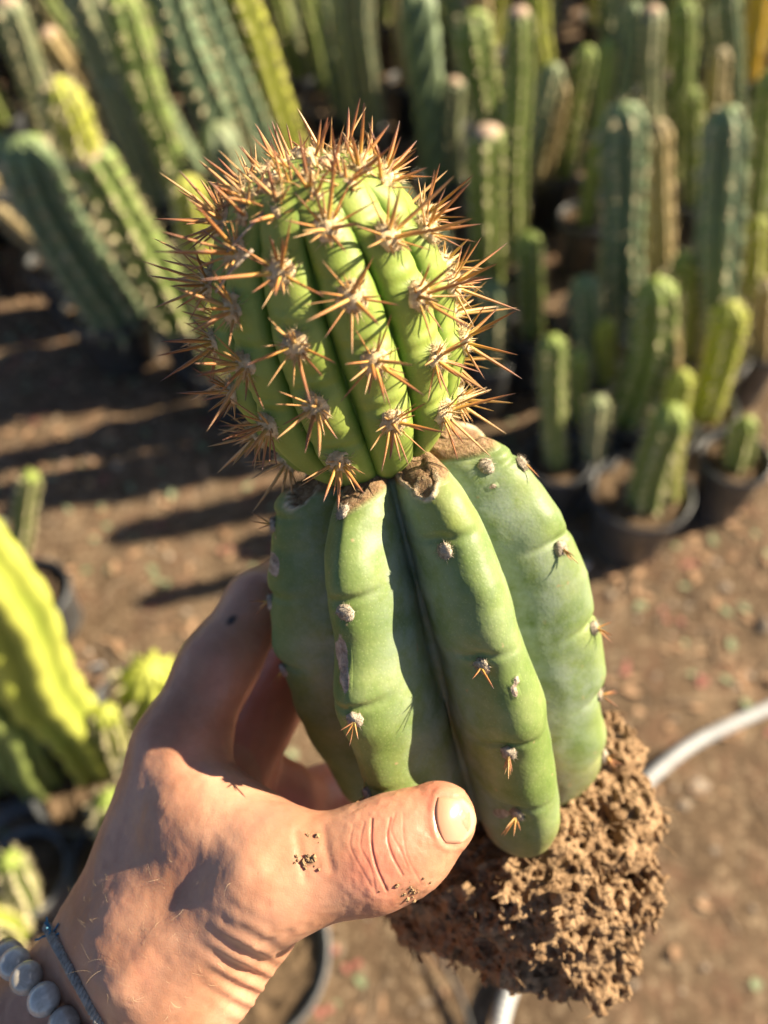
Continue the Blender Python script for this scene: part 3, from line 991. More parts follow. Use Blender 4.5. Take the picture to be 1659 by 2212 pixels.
# corky scars
scar = np.zeros(len(rv))
for (cx, cy, a, b, rot) in [(738, 1420, 11, 52, -4), (742, 1470, 9, 26, -6), (588, 1218, 13, 30, -8), (1112, 1492, 7, 13, -12), (1084, 1757, 20, 9, 0), (1063, 1052, 6, 5, 0), (1078, 1058, 4, 4, 0), (1116, 1470, 5, 9, 0)]:
    c, s_ = math.cos(math.radians(rot)), math.sin(math.radians(rot))
    dx, dy = q[:, 0] - cx, q[:, 1] - cy
    e = np.sqrt(((dx * c + dy * s_) / a) ** 2 + ((-dx * s_ + dy * c) / b) ** 2) + .35 * fbm(rv, 260, 3, 9)
    scar = np.maximum(scar, np.where(facing > 0, np.clip(1.5 - e, 0, 1), 0))
bloom = np.clip((r_t - .30) / .45, 0, 1) * .62 + .18 * np.clip(fbm(rv, 30, 3, 3) * 1.2, 0, 1)
bloom = np.clip(bloom + np.where(r_i == 3, .32, 0) * np.clip(fbm(rv, 55, 4, 8) + .5, 0, 1), 0, 1) * (1 - dry)
bmask = np.clip((.16 - r_v) / .12, 0, 1) * .5 + np.clip((r_t - .55) / .3, 0, 1) * np.clip((.42 - r_v) / .3, 0, 1) * .7
rootstock = mk('rootstock', rv, rf, M['rootstock'], held, attrs=dict(bloom=bloom, dry=dry, rim=rim, scar=scar, base=np.clip(bmask, 0, 1)))
rootstock['label'] = 'fat smooth green rootstock with seven rounded ribs and grey woody areoles'
r_bvh = BVHTree.FromPolygons(rv.tolist(), rf.tolist())


def areole_mesh(name, seed, r, flat, fibers, m, flen=1.0):
    g = np.random.default_rng(seed)
    bm = bmesh.new(); bmesh.ops.create_icosphere(bm, subdivisions=3, radius=1)
    v = np.array([x.co[:] for x in bm.verts]); f = [[x.index for x in p.verts] for p in bm.faces]; bm.free()
    v = v * (1 + .22 * vnoise(v, 2.2, seed) + .18 * vnoise(v, 5, seed + 1))[:, None] * np.array((r, r * .92, r * flat))
    mb = MB(); mb.add(v, f)
    for k in range(fibers):
        d = g.normal(size=3); d[2] = abs(d[2]) * .8 + .15; d /= np.linalg.norm(d)
        b = d * np.array((r, r, r * flat)) * .8
        x, y, _ = frame(d); w = r * .035
        tip = b + (d + g.normal(0, .5, 3)) * r * g.uniform(.25, .6) * flen
        mb.add([b + x * w, b - x * w * .5 + y * w, b - x * w * .5 - y * w, tip], [[0, 1, 3], [1, 2, 3], [2, 0, 3]])
    me = bpy.data.meshes.new(name)
    me.from_pydata(np.concatenate(mb.v).tolist(), [], mb.f)
    me.polygons.foreach_set('use_smooth', [True] * len(me.polygons))
    me.materials.append(m)
    return me


def spine_mesh(seed, curve):
    g = np.random.default_rng(seed)
    u = np.array([0, .06, .2, .4, .6, .8, .93, 1.0])
    rad = np.array([1.35, 1.0, .92, .84, .72, .52, .27, .03])
    v = []; t = []
    for a, b in zip(u, rad):
        for k in range(7):
            an = 2 * math.pi * k / 7
            v.append((b * math.cos(an) + curve * a * a, b * math.sin(an) * .85, a)); t.append(a)
    f = [[i * 7 + k, i * 7 + (k + 1) % 7, i * 7 + 7 + (k + 1) % 7, i * 7 + 7 + k] for i in range(7) for k in range(7)]
    me = bpy.data.meshes.new('spine')
    me.from_pydata(v, [], f)
    me.polygons.foreach_set('use_smooth', [True] * len(me.polygons))
    at = me.attributes.new('t', 'FLOAT', 'POINT'); at.data.foreach_set('value', np.array(t, np.float32))
    me.materials.append(M['spine'])
    return me, np.array(v), f, np.array(t)


SPM = [spine_mesh(k, c) for k, c in enumerate((0, 1.2, -1.5, .6))]
hloc = np.array(held.location)


def place(name, me, parent, p, z, up, sc):
    """one object sharing mesh data: origin p, local z along z"""
    a, b, c = frame(z, up)
    m = Matrix(((a[0] * sc[0], b[0] * sc[1], c[0] * sc[2], p[0] - hloc[0]), (a[1] * sc[0], b[1] * sc[1], c[1] * sc[2], p[1] - hloc[1]),
                (a[2] * sc[0], b[2] * sc[1], c[2] * sc[2], p[2] - hloc[2]), (0, 0, 0, 1)))
    o = bpy.data.objects.new(name, me); COL.objects.link(o)
    o.parent = parent; o.matrix_local = m
    return o


OLD = [areole_mesh('areole', 50 + k, .0024, .55, 140, M['oldwool'], .9) for k in range(3)]
g = np.random.default_rng(3)
for k, (p, n, ns) in enumerate(r_ar):
    place('areole', OLD[k % 3], rootstock, p - n * .0006, n, Tn, (1, 1.1, 1))
    for j in range(ns):
        d = n * .8 - Tn * g.uniform(.1, .9) + g.normal(0, .35, 3); d /= np.linalg.norm(d)
        if d @ n < .15: d = d + n * .4; d /= np.linalg.norm(d)
        place('spine', SPM[j % 4][0], rootstock, p + n * .0004, d, Tn, (.00030, .00030, g.uniform(.0045, .0080)))

# ------------------------------------------------------------------ scion
SB, SA = P(794, 950, .245), P(640, 348, .192)
SAX = SA - SB; SLEN = np.linalg.norm(SAX)
T2, N2, S2 = body_frame(SB, SA)
SR = 262 / F * .2175
NS = 12
half = 12
ts = np.sin(np.linspace(0, 1, half + 1) * math.pi / 2)
scol = []
for i in range(NS): scol += [(i, -x) for x in ts[::-1]][:-1] + [(i, x) for x in ts][:-1]
sv_ = np.concatenate((np.linspace(-.03, .6, 130), .6 + .4 * np.sin(np.linspace(0, math.pi / 2, 80)[1:])))


def s_prof(v):
    v = np.asarray(v, float)
    up = np.sqrt(np.clip(1 - np.clip((v - .45) / .55, 0, 1) ** 2.3, 0, 1))
    dn = 1 - .33 * np.clip((.45 - v) / .45, 0, 1.2) ** 3.0
    return SR * np.where(v > .45, up, dn)


def s_ang(i, v):
    return math.radians(11 + 30 * (i - 6)) + math.radians(9) * (.5 - np.asarray(v))


sV = np.zeros((len(sv_), len(scol), 3)); sT = np.zeros((len(sv_), len(scol))); sI = np.zeros((len(sv_), len(scol)), int)
pr = s_prof(sv_)
for c, (i, t) in enumerate(scol):
    th = s_ang(i, sv_) + math.radians(15) * t
    dep = .155 * np.clip((1.02 - sv_) / .2, .25, 1) * np.clip((sv_ + .1) / .2, .4, 1)
    lobe = (1 - abs(t) ** 2.1) ** .55
    rad = pr * (1 - dep * (1 - lobe)) * (1 + .012 * np.sin(sv_ * 23 + i * 2.4) * (1 - abs(t)))
    sV[:, c] = SB[None] + SAX[None] * sv_[:, None] + rad[:, None] * (N2[None] * np.cos(th)[:, None] + S2[None] * np.sin(th)[:, None])
    sT[:, c] = abs(t); sI[:, c] = i
# apex sinks a little into the wool
n1, n2 = len(sv_), len(scol)
ii = np.arange(n1 * n2).reshape(n1, n2)
sf_ = np.stack((ii[:-1], np.roll(ii, -1, 1)[:-1], np.roll(ii, -1, 1)[1:], ii[1:]), -1).reshape(-1, 4)
sV = sV.reshape(-1, 3); sT = sT.ravel(); sI = sI.ravel()
sN = vnormals(sV, sf_)


def crest(i, v):
    th = s_ang(i, v)
    r = float(s_prof(v))
    p = SB + SAX * v + r * (N2 * math.cos(th) + S2 * math.sin(th))
    e = 1e-3
    r2 = float(s_prof(v - e)); p2 = SB + SAX * (v - e) + r2 * (N2 * math.cos(th) + S2 * math.sin(th))
    tan = (p - p2) / np.linalg.norm(p - p2)
    tang = -N2 * math.sin(th) + S2 * math.cos(th)
    n = np.cross(tang, tan); n /= np.linalg.norm(n)
    if n @ (p - (SB + SAX * .4)) < 0: n = -n
    return p, n


VIS = {5: [(612, 465), (618, 590), (640, 745), (668, 882), (712, 1000)], 6: [(668, 405), (710, 495), (770, 640), (812, 782), (842, 912)],
       7: [(758, 402), (843, 512), (900, 640), (940, 775), (975, 892)], 8: [(850, 392), (918, 500), (975, 618), (1002, 738), (1005, 868)],
       4: [(535, 470), (512, 545), (520, 665), (518, 790), (548, 922)]}
areoles = []
grid_v = np.linspace(-.02, .97, 200)
for i in range(NS):
    if i in VIS:
        cp = np.array([crest(i, v)[0] for v in grid_v]); cq = to_px(cp)
        vs = [grid_v[np.argmin((cq[:, 1] - y) ** 2 + .3 * (cq[:, 0] - x) ** 2)] for x, y in VIS[i]]
        vs = sorted(set(round(float(v), 3) for v in vs), reverse=True)
    else:
        vs = [v + .03 * (i % 2) for v in (.86, .70, .52, .34, .16, .02)]
    for v in vs: areoles.append((i, v, *crest(i, v)))
    areoles.append((i, .945, *crest(i, .945)))
sd = np.zeros(len(sV))
for (i, v, p, n) in areoles:
    d = sV - p
    full = np.linalg.norm(d, axis=1)
    m = full < .02
    ds = d[m] @ T2; dl = np.sqrt(np.maximum(0, full[m] ** 2 - ds ** 2))
    sd[m] += .0011 * np.exp(-((ds + .001) / .005) ** 2 - (dl / .0055) ** 2) - .0010 * np.exp(-((ds - .0045) / .0016) ** 2 - (dl / .007) ** 2) - .0004 * np.exp(-((ds - .0085) / .0013) ** 2 - (dl / .006) ** 2)
sV = sV + sN * (sd + .0005 * fbm(sV, 70, 2, 4))[:, None]
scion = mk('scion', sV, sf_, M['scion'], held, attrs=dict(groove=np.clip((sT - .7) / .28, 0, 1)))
scion['label'] = 'round bright green ribbed top graft bristling with orange-brown spines'

WOOL = [areole_mesh('areole', 70 + k, .0037, .70, 240, M['wool']) for k in range(4)]
cand = []
g = np.random.default_rng(12)
for k, (i, v, p, n) in enumerate(areoles):
    big = 1.0 if v < .9 else .7
    place('areole', WOOL[k % 4], scion, p - n * .0002, n, T2, (.95 * big, 1.15 * big, 1))
    a, b, c = frame(n, T2)
    cen = int(g.integers(3, 5)) if v < .9 else 2
    rads = int(g.integers(9, 14)) if v < .9 else 4
    ph = g.uniform(0, 6.28)
    for j in range(cen):
        an = ph + j * 2 * math.pi / cen + g.normal(0, .3); tl = g.uniform(.25, .75)
        d = n * math.cos(tl) + (a * math.cos(an) + b * math.sin(an)) * math.sin(tl)
        cand.append((p + n * .0008 + (a * math.cos(an) + b * math.sin(an)) * .0007, d, g.uniform(.0090, .0200) * big, g.uniform(.00048, .00072)))
    for j in range(rads):
        an = ph + j * 2 * math.pi / rads + g.normal(0, .2); tl = g.uniform(.65, 1.3)
        d = n * math.cos(tl) + (a * math.cos(an) + b * math.sin(an)) * math.sin(tl)
        cand.append((p + n * .0007 + (a * math.cos(an) + b * math.sin(an)) * .0014, d, g.uniform(.0045, .0135) * big, g.uniform(.00026, .00044)))
for k in range(20):          # young yellow-brown spines of the crown
    th = g.uniform(0, 6.28); v = g.uniform(.965, .998)
    r = float(s_prof(v))
    p = SB + SAX * v + r * (N2 * math.cos(th) + S2 * math.sin(th))
    d = T2 + .6 * (N2 * math.cos(th) + S2 * math.sin(th)) * g.uniform(0, 1.2) + g.normal(0, .2, 3); d /= np.linalg.norm(d)
    cand.append((p, d, g.uniform(.006, .012), g.uniform(.0003, .00045)))
vis = []
for k, (p, d, L, r) in enumerate(cand):
    e = to_px(np.array([p, p + d * L]))
    depth_pen = 0 if (p - (SB + SAX * .4)) @ (CL - p) > -.001 else 1000
    vis.append((-math.hypot(*(e[1, :2] - e[0, :2])) * r + depth_pen, k))
order = [k for _, k in sorted(vis)]
for k in order[:300]:
    p, d, L, r = cand[k]
    place('spine', SPM[k % 4][0], scion, p, d, T2 if abs(d @ T2) < .9 else N2, (r, r, L))
mb = MB(); tt_ = []
for k in order[300:]:
    p, d, L, r = cand[k]
    a, b, c = frame(d)
    _, mv, mf, mt = SPM[k % 4]
    mb.add(p + (mv[:, :1] * a + mv[:, 1:2] * b) * r + mv[:, 2:] * c * L, mf); tt_.append(mt)
o = mb.build('spines', M['spine'], scion, attrs=dict(t=np.concatenate(tt_))); o['kind'] = 'stuff'
# felt of the growing point
mb = MB()
for k in range(620):
    th = g.uniform(0, 6.28); v = 1 - .055 * g.random() ** .7
    r = float(s_prof(v))
    p = SB + SAX * v + r * (N2 * math.cos(th) + S2 * math.sin(th)) - T2 * .001
    d = T2 * .6 + g.normal(0, .7, 3); d /= np.linalg.norm(d)
    x, y, _ = frame(d)
    mid = p + d * g.uniform(.001, .003); end = mid + (d + g.normal(0, .8, 3)) * .0012
    w = .00013
    mb.add([p + x * w * 2, p - x * w * 2 + y * w, p - y * w * 2, mid + x * w, mid - x * w + y * w, mid - y * w, end], [[0, 1, 4, 3], [1, 2, 5, 4], [2, 0, 3, 5], [3, 4, 6], [4, 5, 6], [5, 3, 6]])
for k in range(26):
    th = g.uniform(0, 6.28); v = 1 - .04 * g.random()
    r = float(s_prof(v))
    p = SB + SAX * v + r * (N2 * math.cos(th) + S2 * math.sin(th))
    mb.add(icv * (.0014 + .001 * g.random()) * (1 + .2 * g.normal(size=(len(icv), 1))) + p, icf)
o = mb.build('crown_wool', M['wool'], scion, False); o['kind'] = 'stuff'

# ------------------------------------------------------------------ root ball
h = .0010
RC = [(1150, 1870, .300, 175), (1010, 1900, .318, 140), (1280, 1840, .308, 110), (1240, 1990, .295, 105), (1322, 1640, .322, 74), (1300, 1740, .314, 84), (900, 1945, .325, 70), (1345, 1880, .300, 60), (1100, 2010, .300, 110), (1265, 2080, .292, 42)]
cs = [(P(x, y, d), r * d / F) for x, y, d, r in RC]
lo = np.min([c - r for c, r in cs], axis=0) - .014; hi = np.max([c + r for c, r in cs], axis=0) + .014
dims = np.ceil((hi - lo) / h).astype(int)
ax = [lo[k] + h * np.arange(dims[k]) for k in range(3)]
G = np.stack(np.meshgrid(*ax, indexing='ij'), -1)
Fv = np.full(G.shape[:3], 9.0)
for c, r in cs:
    d = np.linalg.norm(G - c, axis=-1) - r
    kk = .012
    hh = np.clip(.5 + .5 * (Fv - d) / kk, 0, 1)
    Fv = Fv * (1 - hh) + d * hh - kk * hh * (1 - hh)
band = np.abs(Fv) < .016
gp_ = G[band]
nz = .0062 * vnoise(gp_, 60, 31) + .0040 * vnoise(gp_, 140, 32) + .0034 * np.abs(vnoise(gp_, 260, 33)) + .0034 * vnoise(gp_, 520, 34) + .004 * vnoise(gp_, 35, 36)
Fv[band] += nz
bv, bf = surface_nets(Fv, lo, h)
ball = mk('root_ball', bv, bf, M['rootsoil'], held)
ball['label'] = 'crumbly clod of brown soil clinging to the roots'
bn = vnormals(bv, bf)
mb = MB()
g = np.random.default_rng(4)
for k in g.choice(len(bv), 900, replace=False):
    s_ = g.gamma(2, .0006) + .0005
    mb.add(icv * s_ * (1 + .25 * g.normal(size=(len(icv), 1))) * g.uniform(.6, 1.3, 3) + bv[k] + bn[k] * s_ * .4, icf)
for k in g.choice(len(bv), 240, replace=False):           # roots and bark chips
    d = bn[k] * .5 + g.normal(0, .6, 3); d /= np.linalg.norm(d)
    L = g.uniform(.005, .018)
    pts = [bv[k] + d * L * (u - .3) + g.normal(0, .0005, 3) for u in np.linspace(0, 1, 5)]
    mb.add(*tube(pts, g.uniform(.00018, .0006) * np.array((1, 1, .9, .7, .3)), 5))
o = mb.build('soil_crumbs', M['rootsoil'], ball, False); o['kind'] = 'stuff'

# dry straws caught in the spines
for pts, lab in (([(700, 372, .196), (650, 395, .1905), (590, 440, .184), (540, 490, .181), (490, 545, .182)], 'long grey straw lying across the spiny graft top'),
                 ([(545, 540, .181), (520, 565, .180), (495, 590, .181), (466, 632, .184)], 'short pale straw stuck between the spines of the graft')):
    w = catmull([P(*a) for a in pts], 24)
    v, f = tube(w, np.linspace(.0005, .0003, 24), 6)
    tag(mk('dry_straw', v, f, M['straw'], org=w[0]), lab, 'straw')

# ------------------------------------------------------------------ hand
h = .00085


def C(px, py, d): return np.array(((px - W / 2) / F * d, -(py - H / 2) / F * d, -d))


# round cones: (px,py,depth,r_px) -> (px,py,depth,r_px), blend radius
THUMB_D = .226
PR = [
    # forearm and wrist
    ((395, 2110, .240, 138), (230, 2330, .245, 150), .010),
    ((250, 2035, .252, 120), (60, 2275, .256, 150), .010),
    ((395, 2110, .262, 130), (230, 2330, .268, 150), .010),
    ((230, 2330, .245, 150), (-60, 2760, .262, 205), .012),
    ((60, 2275, .256, 150), (-230, 2640, .275, 195), .012),
    ((230, 2330, .268, 150), (-60, 2760, .295, 200), .012),
    # back of the hand, index side
    ((262, 2010, .248, 122), (392, 1610, .258, 96), .012),
    ((330, 2020, .240, 130), (470, 1800, .240, 100), .012),
    # palm behind
    ((350, 2040, .268, 130), (480, 1690, .292, 90), .012),
    ((380, 2050, .275, 120), (545, 1790, .318, 82), .012),
    ((400, 2080, .280, 115), (600, 1880, .338, 74), .012),
    # thumb
    ((350, 2050, .236, 140), (570, 1902, .228, 122), .012),
    ((430, 2070, .250, 130), (545, 1975, .246, 112), .012),
    ((570, 1902, .228, 120), (808, 1850, THUMB_D, 104), .008),
    ((808, 1850, THUMB_D, 104), (880, 1822, THUMB_D + .001, 96), .006),
    ((880, 1818, THUMB_D + .001, 98), (950, 1768, THUMB_D + .002, 78), .006),
    # web
    ((440, 1765, .240, 74), (575, 1835, .230, 76), .014),
    ((420, 1740, .250, 80), (560, 1800, .246, 60), .014),
    # index
    ((392, 1610, .258, 92), (470, 1440, .268, 78), .008),
    ((470, 1440, .268, 78), (560, 1305, .282, 72), .008),
    ((560, 1305, .282, 71), (690, 1215, .322, 62), .005),
    ((690, 1215, .322, 61), (810, 1200, .350, 56), .005),
    # middle
    ((480, 1690, .292, 92), (612, 1460, .318, 78), .006),
    ((610, 1470, .320, 69), (760, 1400, .352, 62), .004),
    ((760, 1400, .352, 61), (880, 1390, .372, 55), .004),
    # ring
    ((545, 1790, .318, 88), (700, 1728, .345, 74), .006),
    ((690, 1730, .345, 64), (830, 1660, .368, 58), .004),
    ((830, 1660, .368, 57), (930, 1650, .384, 52), .004),
    ((520, 1690, .312, 92), (606, 1728, .322, 86), .008),
    # little finger
    ((600, 1880, .338, 70), (730, 1860, .366, 54), .005),
    ((730, 1860, .366, 54), (850, 1820, .382, 48), .004),
    ((850, 1820, .382, 48), (930, 1810, .392, 43), .004),
]
prims = [(C(*a[:3]), a[3] * a[2] / F, C(*b[:3]), b[3] * b[2] / F, k) for a, b, k in PR]
lo = np.min([np.minimum(a - ra, b - rb) for a, ra, b, rb, k in prims], axis=0) - .004
hi = np.max([np.maximum(a + ra, b + rb) for a, ra, b, rb, k in prims], axis=0) + .004
lo[1] = max(lo[1], C(0, 2600, .27)[1])           # forearm ends well outside the frame
dims = np.ceil((hi - lo) / h).astype(int)
axs = [(lo[k] + h * np.arange(dims[k])).astype(np.float32) for k in range(3)]
Fv = np.full(dims, .03, np.float32)
for a, ra, b, rb, kk in prims:
    mn = np.minimum(a - ra, b - rb) - kk - .006; mx = np.maximum(a + ra, b + rb) + kk + .006
    i0 = np.clip(((mn - lo) / h).astype(int), 0, dims); i1 = np.clip(((mx - lo) / h).astype(int) + 1, 0, dims)
    if (i1 <= i0).any(): continue
    X = axs[0][i0[0]:i1[0]][:, None, None]; Y = axs[1][i0[1]:i1[1]][None, :, None]; Z = axs[2][i0[2]:i1[2]][None, None, :]
    ab = b - a; L2 = float(ab @ ab)
    t = np.clip(((X - a[0]) * ab[0] + (Y - a[1]) * ab[1] + (Z - a[2]) * ab[2]) / L2, 0, 1)
    d = np.sqrt((X - a[0] - t * ab[0]) ** 2 + (Y - a[1] - t * ab[1]) ** 2 + (Z - a[2] - t * ab[2]) ** 2) - (ra + (rb - ra) * t)
    s_ = Fv[i0[0]:i1[0], i0[1]:i1[1], i0[2]:i1[2]]
    hh = np.clip(.5 + .5 * (s_ - d) / kk, 0, 1)
    s_[...] = s_ * (1 - hh) + d * hh - kk * hh * (1 - hh)
Fv[:, 0, :] = np.maximum(Fv[:, 0, :], .001); Fv[:, :1, :] = .004
hv, hf = surface_nets(Fv, lo, h)
hv = hv @ RM.T + CL
# relax the voxel stair-steps
nb = [[] for _ in range(1)]
for it in range(3):
    acc = np.zeros_like(hv); cn = np.zeros(len(hv))
    for k in range(4):
        np.add.at(acc, hf[:, k], hv[hf[:, (k + 1) % 4]] + hv[hf[:, (k + 3) % 4]]); np.add.at(cn, hf[:, k], 2)
    hv = hv * .4 + .6 * acc / np.maximum(cn, 1)[:, None]
# finer mesh on the thumb, where the creases are
bm = bmesh.new()
bv_ = [bm.verts.new(p) for p in hv.tolist()]
for fc in hf.tolist():
    try: bm.faces.new([bv_[i] for i in fc])
    except ValueError: pass
bm.verts.index_update()
for it in range(2):
    qq = to_px(np.array([v.co[:] for v in bm.verts]))
    inn = (qq[:, 2] < .236) & (qq[:, 0] > 740) & (qq[:, 1] > 1650)
    es = [e_ for e_ in bm.edges if inn[e_.verts[0].index] and inn[e_.verts[1].index]]
    bmesh.ops.subdivide_edges(bm, edges=es, cuts=1, use_grid_fill=True)
    bm.verts.index_update()
bmesh.ops.triangulate(bm, faces=[f_ for f_ in bm.faces if len(f_.verts) != 4])
hv = np.array([v.co[:] for v in bm.verts])
hf = np.array([[v.index for v in (list(f_.verts) + [f_.verts[-1]])[:4]] for f_ in bm.faces])
hfl = [[v.index for v in f_.verts] for f_ in bm.faces]
bm.free()
hn = vnormals(hv, hf)
q = to_px(hv)
view = CL - hv; view /= np.linalg.norm(view, axis=1)[:, None]
front = ((view * hn).sum(1) > .05) & (q[:, 2] < .29)


def pdist(q, line):
    best = np.full(len(q), 1e9)
    line = catmull(np.array(line, float), max(12, len(line) * 5))
    for a, b in zip(line[:-1], line[1:]):
        ab = b - a
        t = np.clip(((q[:, :2] - a) @ ab) / (ab @ ab + 1e-9), 0, 1)
        best = np.minimum(best, np.hypot(q[:, 0] - a[0] - t * ab[0], q[:, 1] - a[1] - t * ab[1]))
    return best


hd = np.zeros(len(hv))
fi = np.where(front)[0]
qf = q[fi]
# creases: line, width px, depth m
CREASE0 = [([(806, 1768), (800, 1810), (812, 1870), (838, 1928)], 7, .0006), ([(832, 1790), (846, 1840), (866, 1885)], 6, .0004), ([(786, 1840), (796, 1890), (820, 1940)], 6, .00035),
          ([(770, 1800), (774, 1850), (790, 1910)], 6, .00025), ([(860, 1800), (874, 1846)], 6, .00025),
          ([(400, 2078), (470, 2092), (540, 2080), (596, 2048)], 9, .0010), ([(380, 2112), (460, 2128), (530, 2114), (578, 2086)], 9, .0011), ([(370, 2150), (450, 2164), (520, 2146), (560, 2116)], 9, .0010),
          ([(360, 2186), (440, 2200), (510, 2180)], 9, .0008), ([(520, 2040), (570, 2032), (618, 2020)], 8, .0006),
          ([(430, 1885), (475, 1862), (530, 1852)], 14, .0005), ([(460, 1905), (500, 1880), (560, 1868)], 8, .0005), ([(700, 1790), (706, 1830), (716, 1880)], 8, .0003),
          ([(640, 1800), (650, 1850), (660, 1900)], 8, .0003)]
CREASE = [([(560, 2044), (590, 2030), (625, 2012)], 8, .0003)] + CREASE0[12:]
for line, w, dp in CREASE:
    dd = pdist(qf, line)
    hd[fi] += -dp * np.exp(-(dd / w) ** 2) + dp * .15 * np.exp(-((dd - 2.0 * w) / (w * 1.2)) ** 2)
# soft rolls of skin on the heel of the thumb
su = (qf[:, 0] - 520) * -.35 + (qf[:, 1] - 2100) * .94 + ((qf[:, 0] - 520) / 60) ** 2 * 6 * np.sign(520 - qf[:, 0])
mk_ = np.exp(-((qf[:, 0] - 545) / 70) ** 2) * np.exp(-((su - 10) / 95) ** 2)
hd[fi] += .00065 * np.sin(2 * math.pi * su / 40 + .8 * np.sin(qf[:, 0] / 50)) * mk_
# tendons, knuckle bulges and soft hollows
for line, w, dp in [([(560, 1880), (460, 1930), (330, 2040), (250, 2140)], 30, .0008), ([(480, 1800), (420, 1880), (360, 1960)], 45, -.0008), ([(640, 1860), (720, 1850), (800, 1835)], 40, .0004), ([(392, 1600), (320, 1800), (240, 1990)], 30, .0006)]:
    dd = pdist(qf, line)
    hd[fi] += dp * np.exp(-(dd / w) ** 2)
# fine joint creases of the thumb
gc = np.random.default_rng(14); crease = np.zeros(len(hv))
for k, x0 in enumerate((768, 784, 0, 804, 0, 838, 852, 874)):
    if not x0: continue
    y0 = 1765 + gc.uniform(-8, 14) - (x0 - 800) * .25; y1 = 1905 + gc.uniform(-20, 34) - (x0 - 800) * .3
    ln = [(x0 + gc.normal(0, 3), y0), (x0 - 2 + gc.normal(0, 3), y0 + (y1 - y0) * .33), (x0 + 10 + gc.normal(0, 3), y0 + (y1 - y0) * .66), (x0 + 30 + gc.normal(0, 3), y1)]
    dd = pdist(qf, ln); deep = (.00008, .00010, .0001, .00030, .0001, .00022, .00010, .00008)[k]
    hd[fi] -= deep * np.exp(-(dd / 3.0) ** 2)
    crease[fi] = np.maximum(crease[fi], np.exp(-(dd / 2.6) ** 2) * min(1, deep / .0003) * .8)
# skin fold round the thumbnail
dd = pdist(qf, [(998, 1712), (968, 1706), (942, 1716), (934, 1770), (950, 1824), (975, 1834), (996, 1830)])
hd[fi] += .00035 * np.exp(-(dd / 8) ** 2)
hd += .00028 * fbm(hv, 60, 3, 21)
# very fine criss-cross relief of the skin
hd += .00010 * fbm(hv, 420, 2, 23)
hv = hv + hn * hd[:, None]
pink = np.exp(-(np.hypot((q[:, 0] - 830) / 75, (q[:, 1] - 1850) / 100)) ** 2) + .8 * np.exp(-(np.hypot((q[:, 0] - 940) / 80, (q[:, 1] - 1740) / 60)) ** 2) + .8 * np.exp(-(np.hypot((q[:, 0] - 600) / 90, (q[:, 1] - 1760) / 50)) ** 2)
pink = np.clip(pink + .25 * fbm(hv, 80, 3, 24), 0, 1) + np.where(q[:, 2] > .285, .5, 0)
dirt = np.where(front, np.exp(-(np.hypot((q[:, 0] - 668) / 13, (q[:, 1] - 1862) / 8)) ** 2) + .45 * np.exp(-(np.hypot((q[:, 0] - 885) / 40, (q[:, 1] - 1930) / 22)) ** 2) + .6 * np.exp(-(np.hypot((q[:, 0] - 678) / 8, (q[:, 1] - 1805) / 8)) ** 2), 0) * (1 + .9 * fbm(hv, 500, 2, 25))
dirt = np.clip(dirt, 0, 1)
mole = np.where(front, np.exp(-(np.hypot(((q[:, 0] - 500) * .7 + (q[:, 1] - 1340) * .7) / 8, (-(q[:, 0] - 500) * .7 + (q[:, 1] - 1340) * .7) / 14)) ** 4), 0)
hroot = empty('hand', P(60, 2275, .26), 'tanned left hand gripping the fat ribbed stock, thumb in front and fingers behind', 'hand')
hand = mk('skin', hv, hfl, M['skin'], hroot, attrs=dict(pink=np.clip(pink, 0, 1), dirt=dirt, mole=mole, crease=crease))
h_bvh = BVHTree.FromPolygons(hv.tolist(), hfl)


def cast(bvh, px, py):
    d = Vector(camray(px, py)); d.normalize()
    loc, nor, idx, dist = bvh.ray_cast(Vector(CL), d)
    return (np.array(loc), np.array(nor)) if loc is not None else (None, None)


# thumbnail: grid in the picture plane laid on a smooth fit of the thumb's surface
ct, cb, tb, tp_ = np.array((946, 1722)), np.array((962, 1822)), np.array((998, 1818)), np.array((1000, 1722))
pts = []; prm = []
for u in np.linspace(0, 1, 11):
    for s_ in np.linspace(-1, 1, 15):
        m = (s_ + 1) / 2
        a = ct * (1 - m) + cb * m; b = tp_ * (1 - m) + tb * m
        p2 = a * (1 - u) + b * u
        p2 = p2 + np.array((30 * u * (1 - s_ ** 2) - 14 * (1 - u) * (1 - s_ ** 2), 3 * u))
        pts.append(p2); prm.append((u, s_))
dep = []; src = []
for p2 in pts:
    l, n = cast(h_bvh, *p2)
    if l is not None and to_px(l[None])[0, 2] < .24: dep.append(to_px(l[None])[0, 2]); src.append(p2)
src = np.array(src); x, y = (src[:, 0] - 980) / 50, (src[:, 1] - 1770) / 50
A = np.stack((np.ones_like(x), x, y, x * x, x * y, y * y), 1)
co_, *_ = np.linalg.lstsq(A, np.array(dep), rcond=None)
nv = []
for p2 in pts:
    x, y = (p2[0] - 980) / 50, (p2[1] - 1770) / 50
    nv.append(P(p2[0], p2[1], float(np.dot(co_, (1, x, y, x * x, x * y, y * y))) - .0004))
nv = np.array(nv)
bk = nv + (nv - CL) / np.linalg.norm(nv - CL, axis=1)[:, None] * .0011
nf = []
for i in range(10):
    for j in range(14):
        a = i * 15 + j
        nf.append([a, a + 1, a + 16, a + 15]); nf.append([a + 165, a + 180, a + 181, a + 166])
edge = [i for i in range(15)] + [15 * i + 14 for i in range(1, 11)] + [150 + j for j in range(13, -1, -1)] + [15 * i for i in range(9, 0, -1)]
for a, b in zip(edge, edge[1:] + edge[:1]): nf.append([a, a + 165, b + 165, b])
mk('thumbnail', np.vstack((nv, bk)), nf, M['nail'], hroot, attrs=dict(len=[u for u, s_ in prm] * 2))
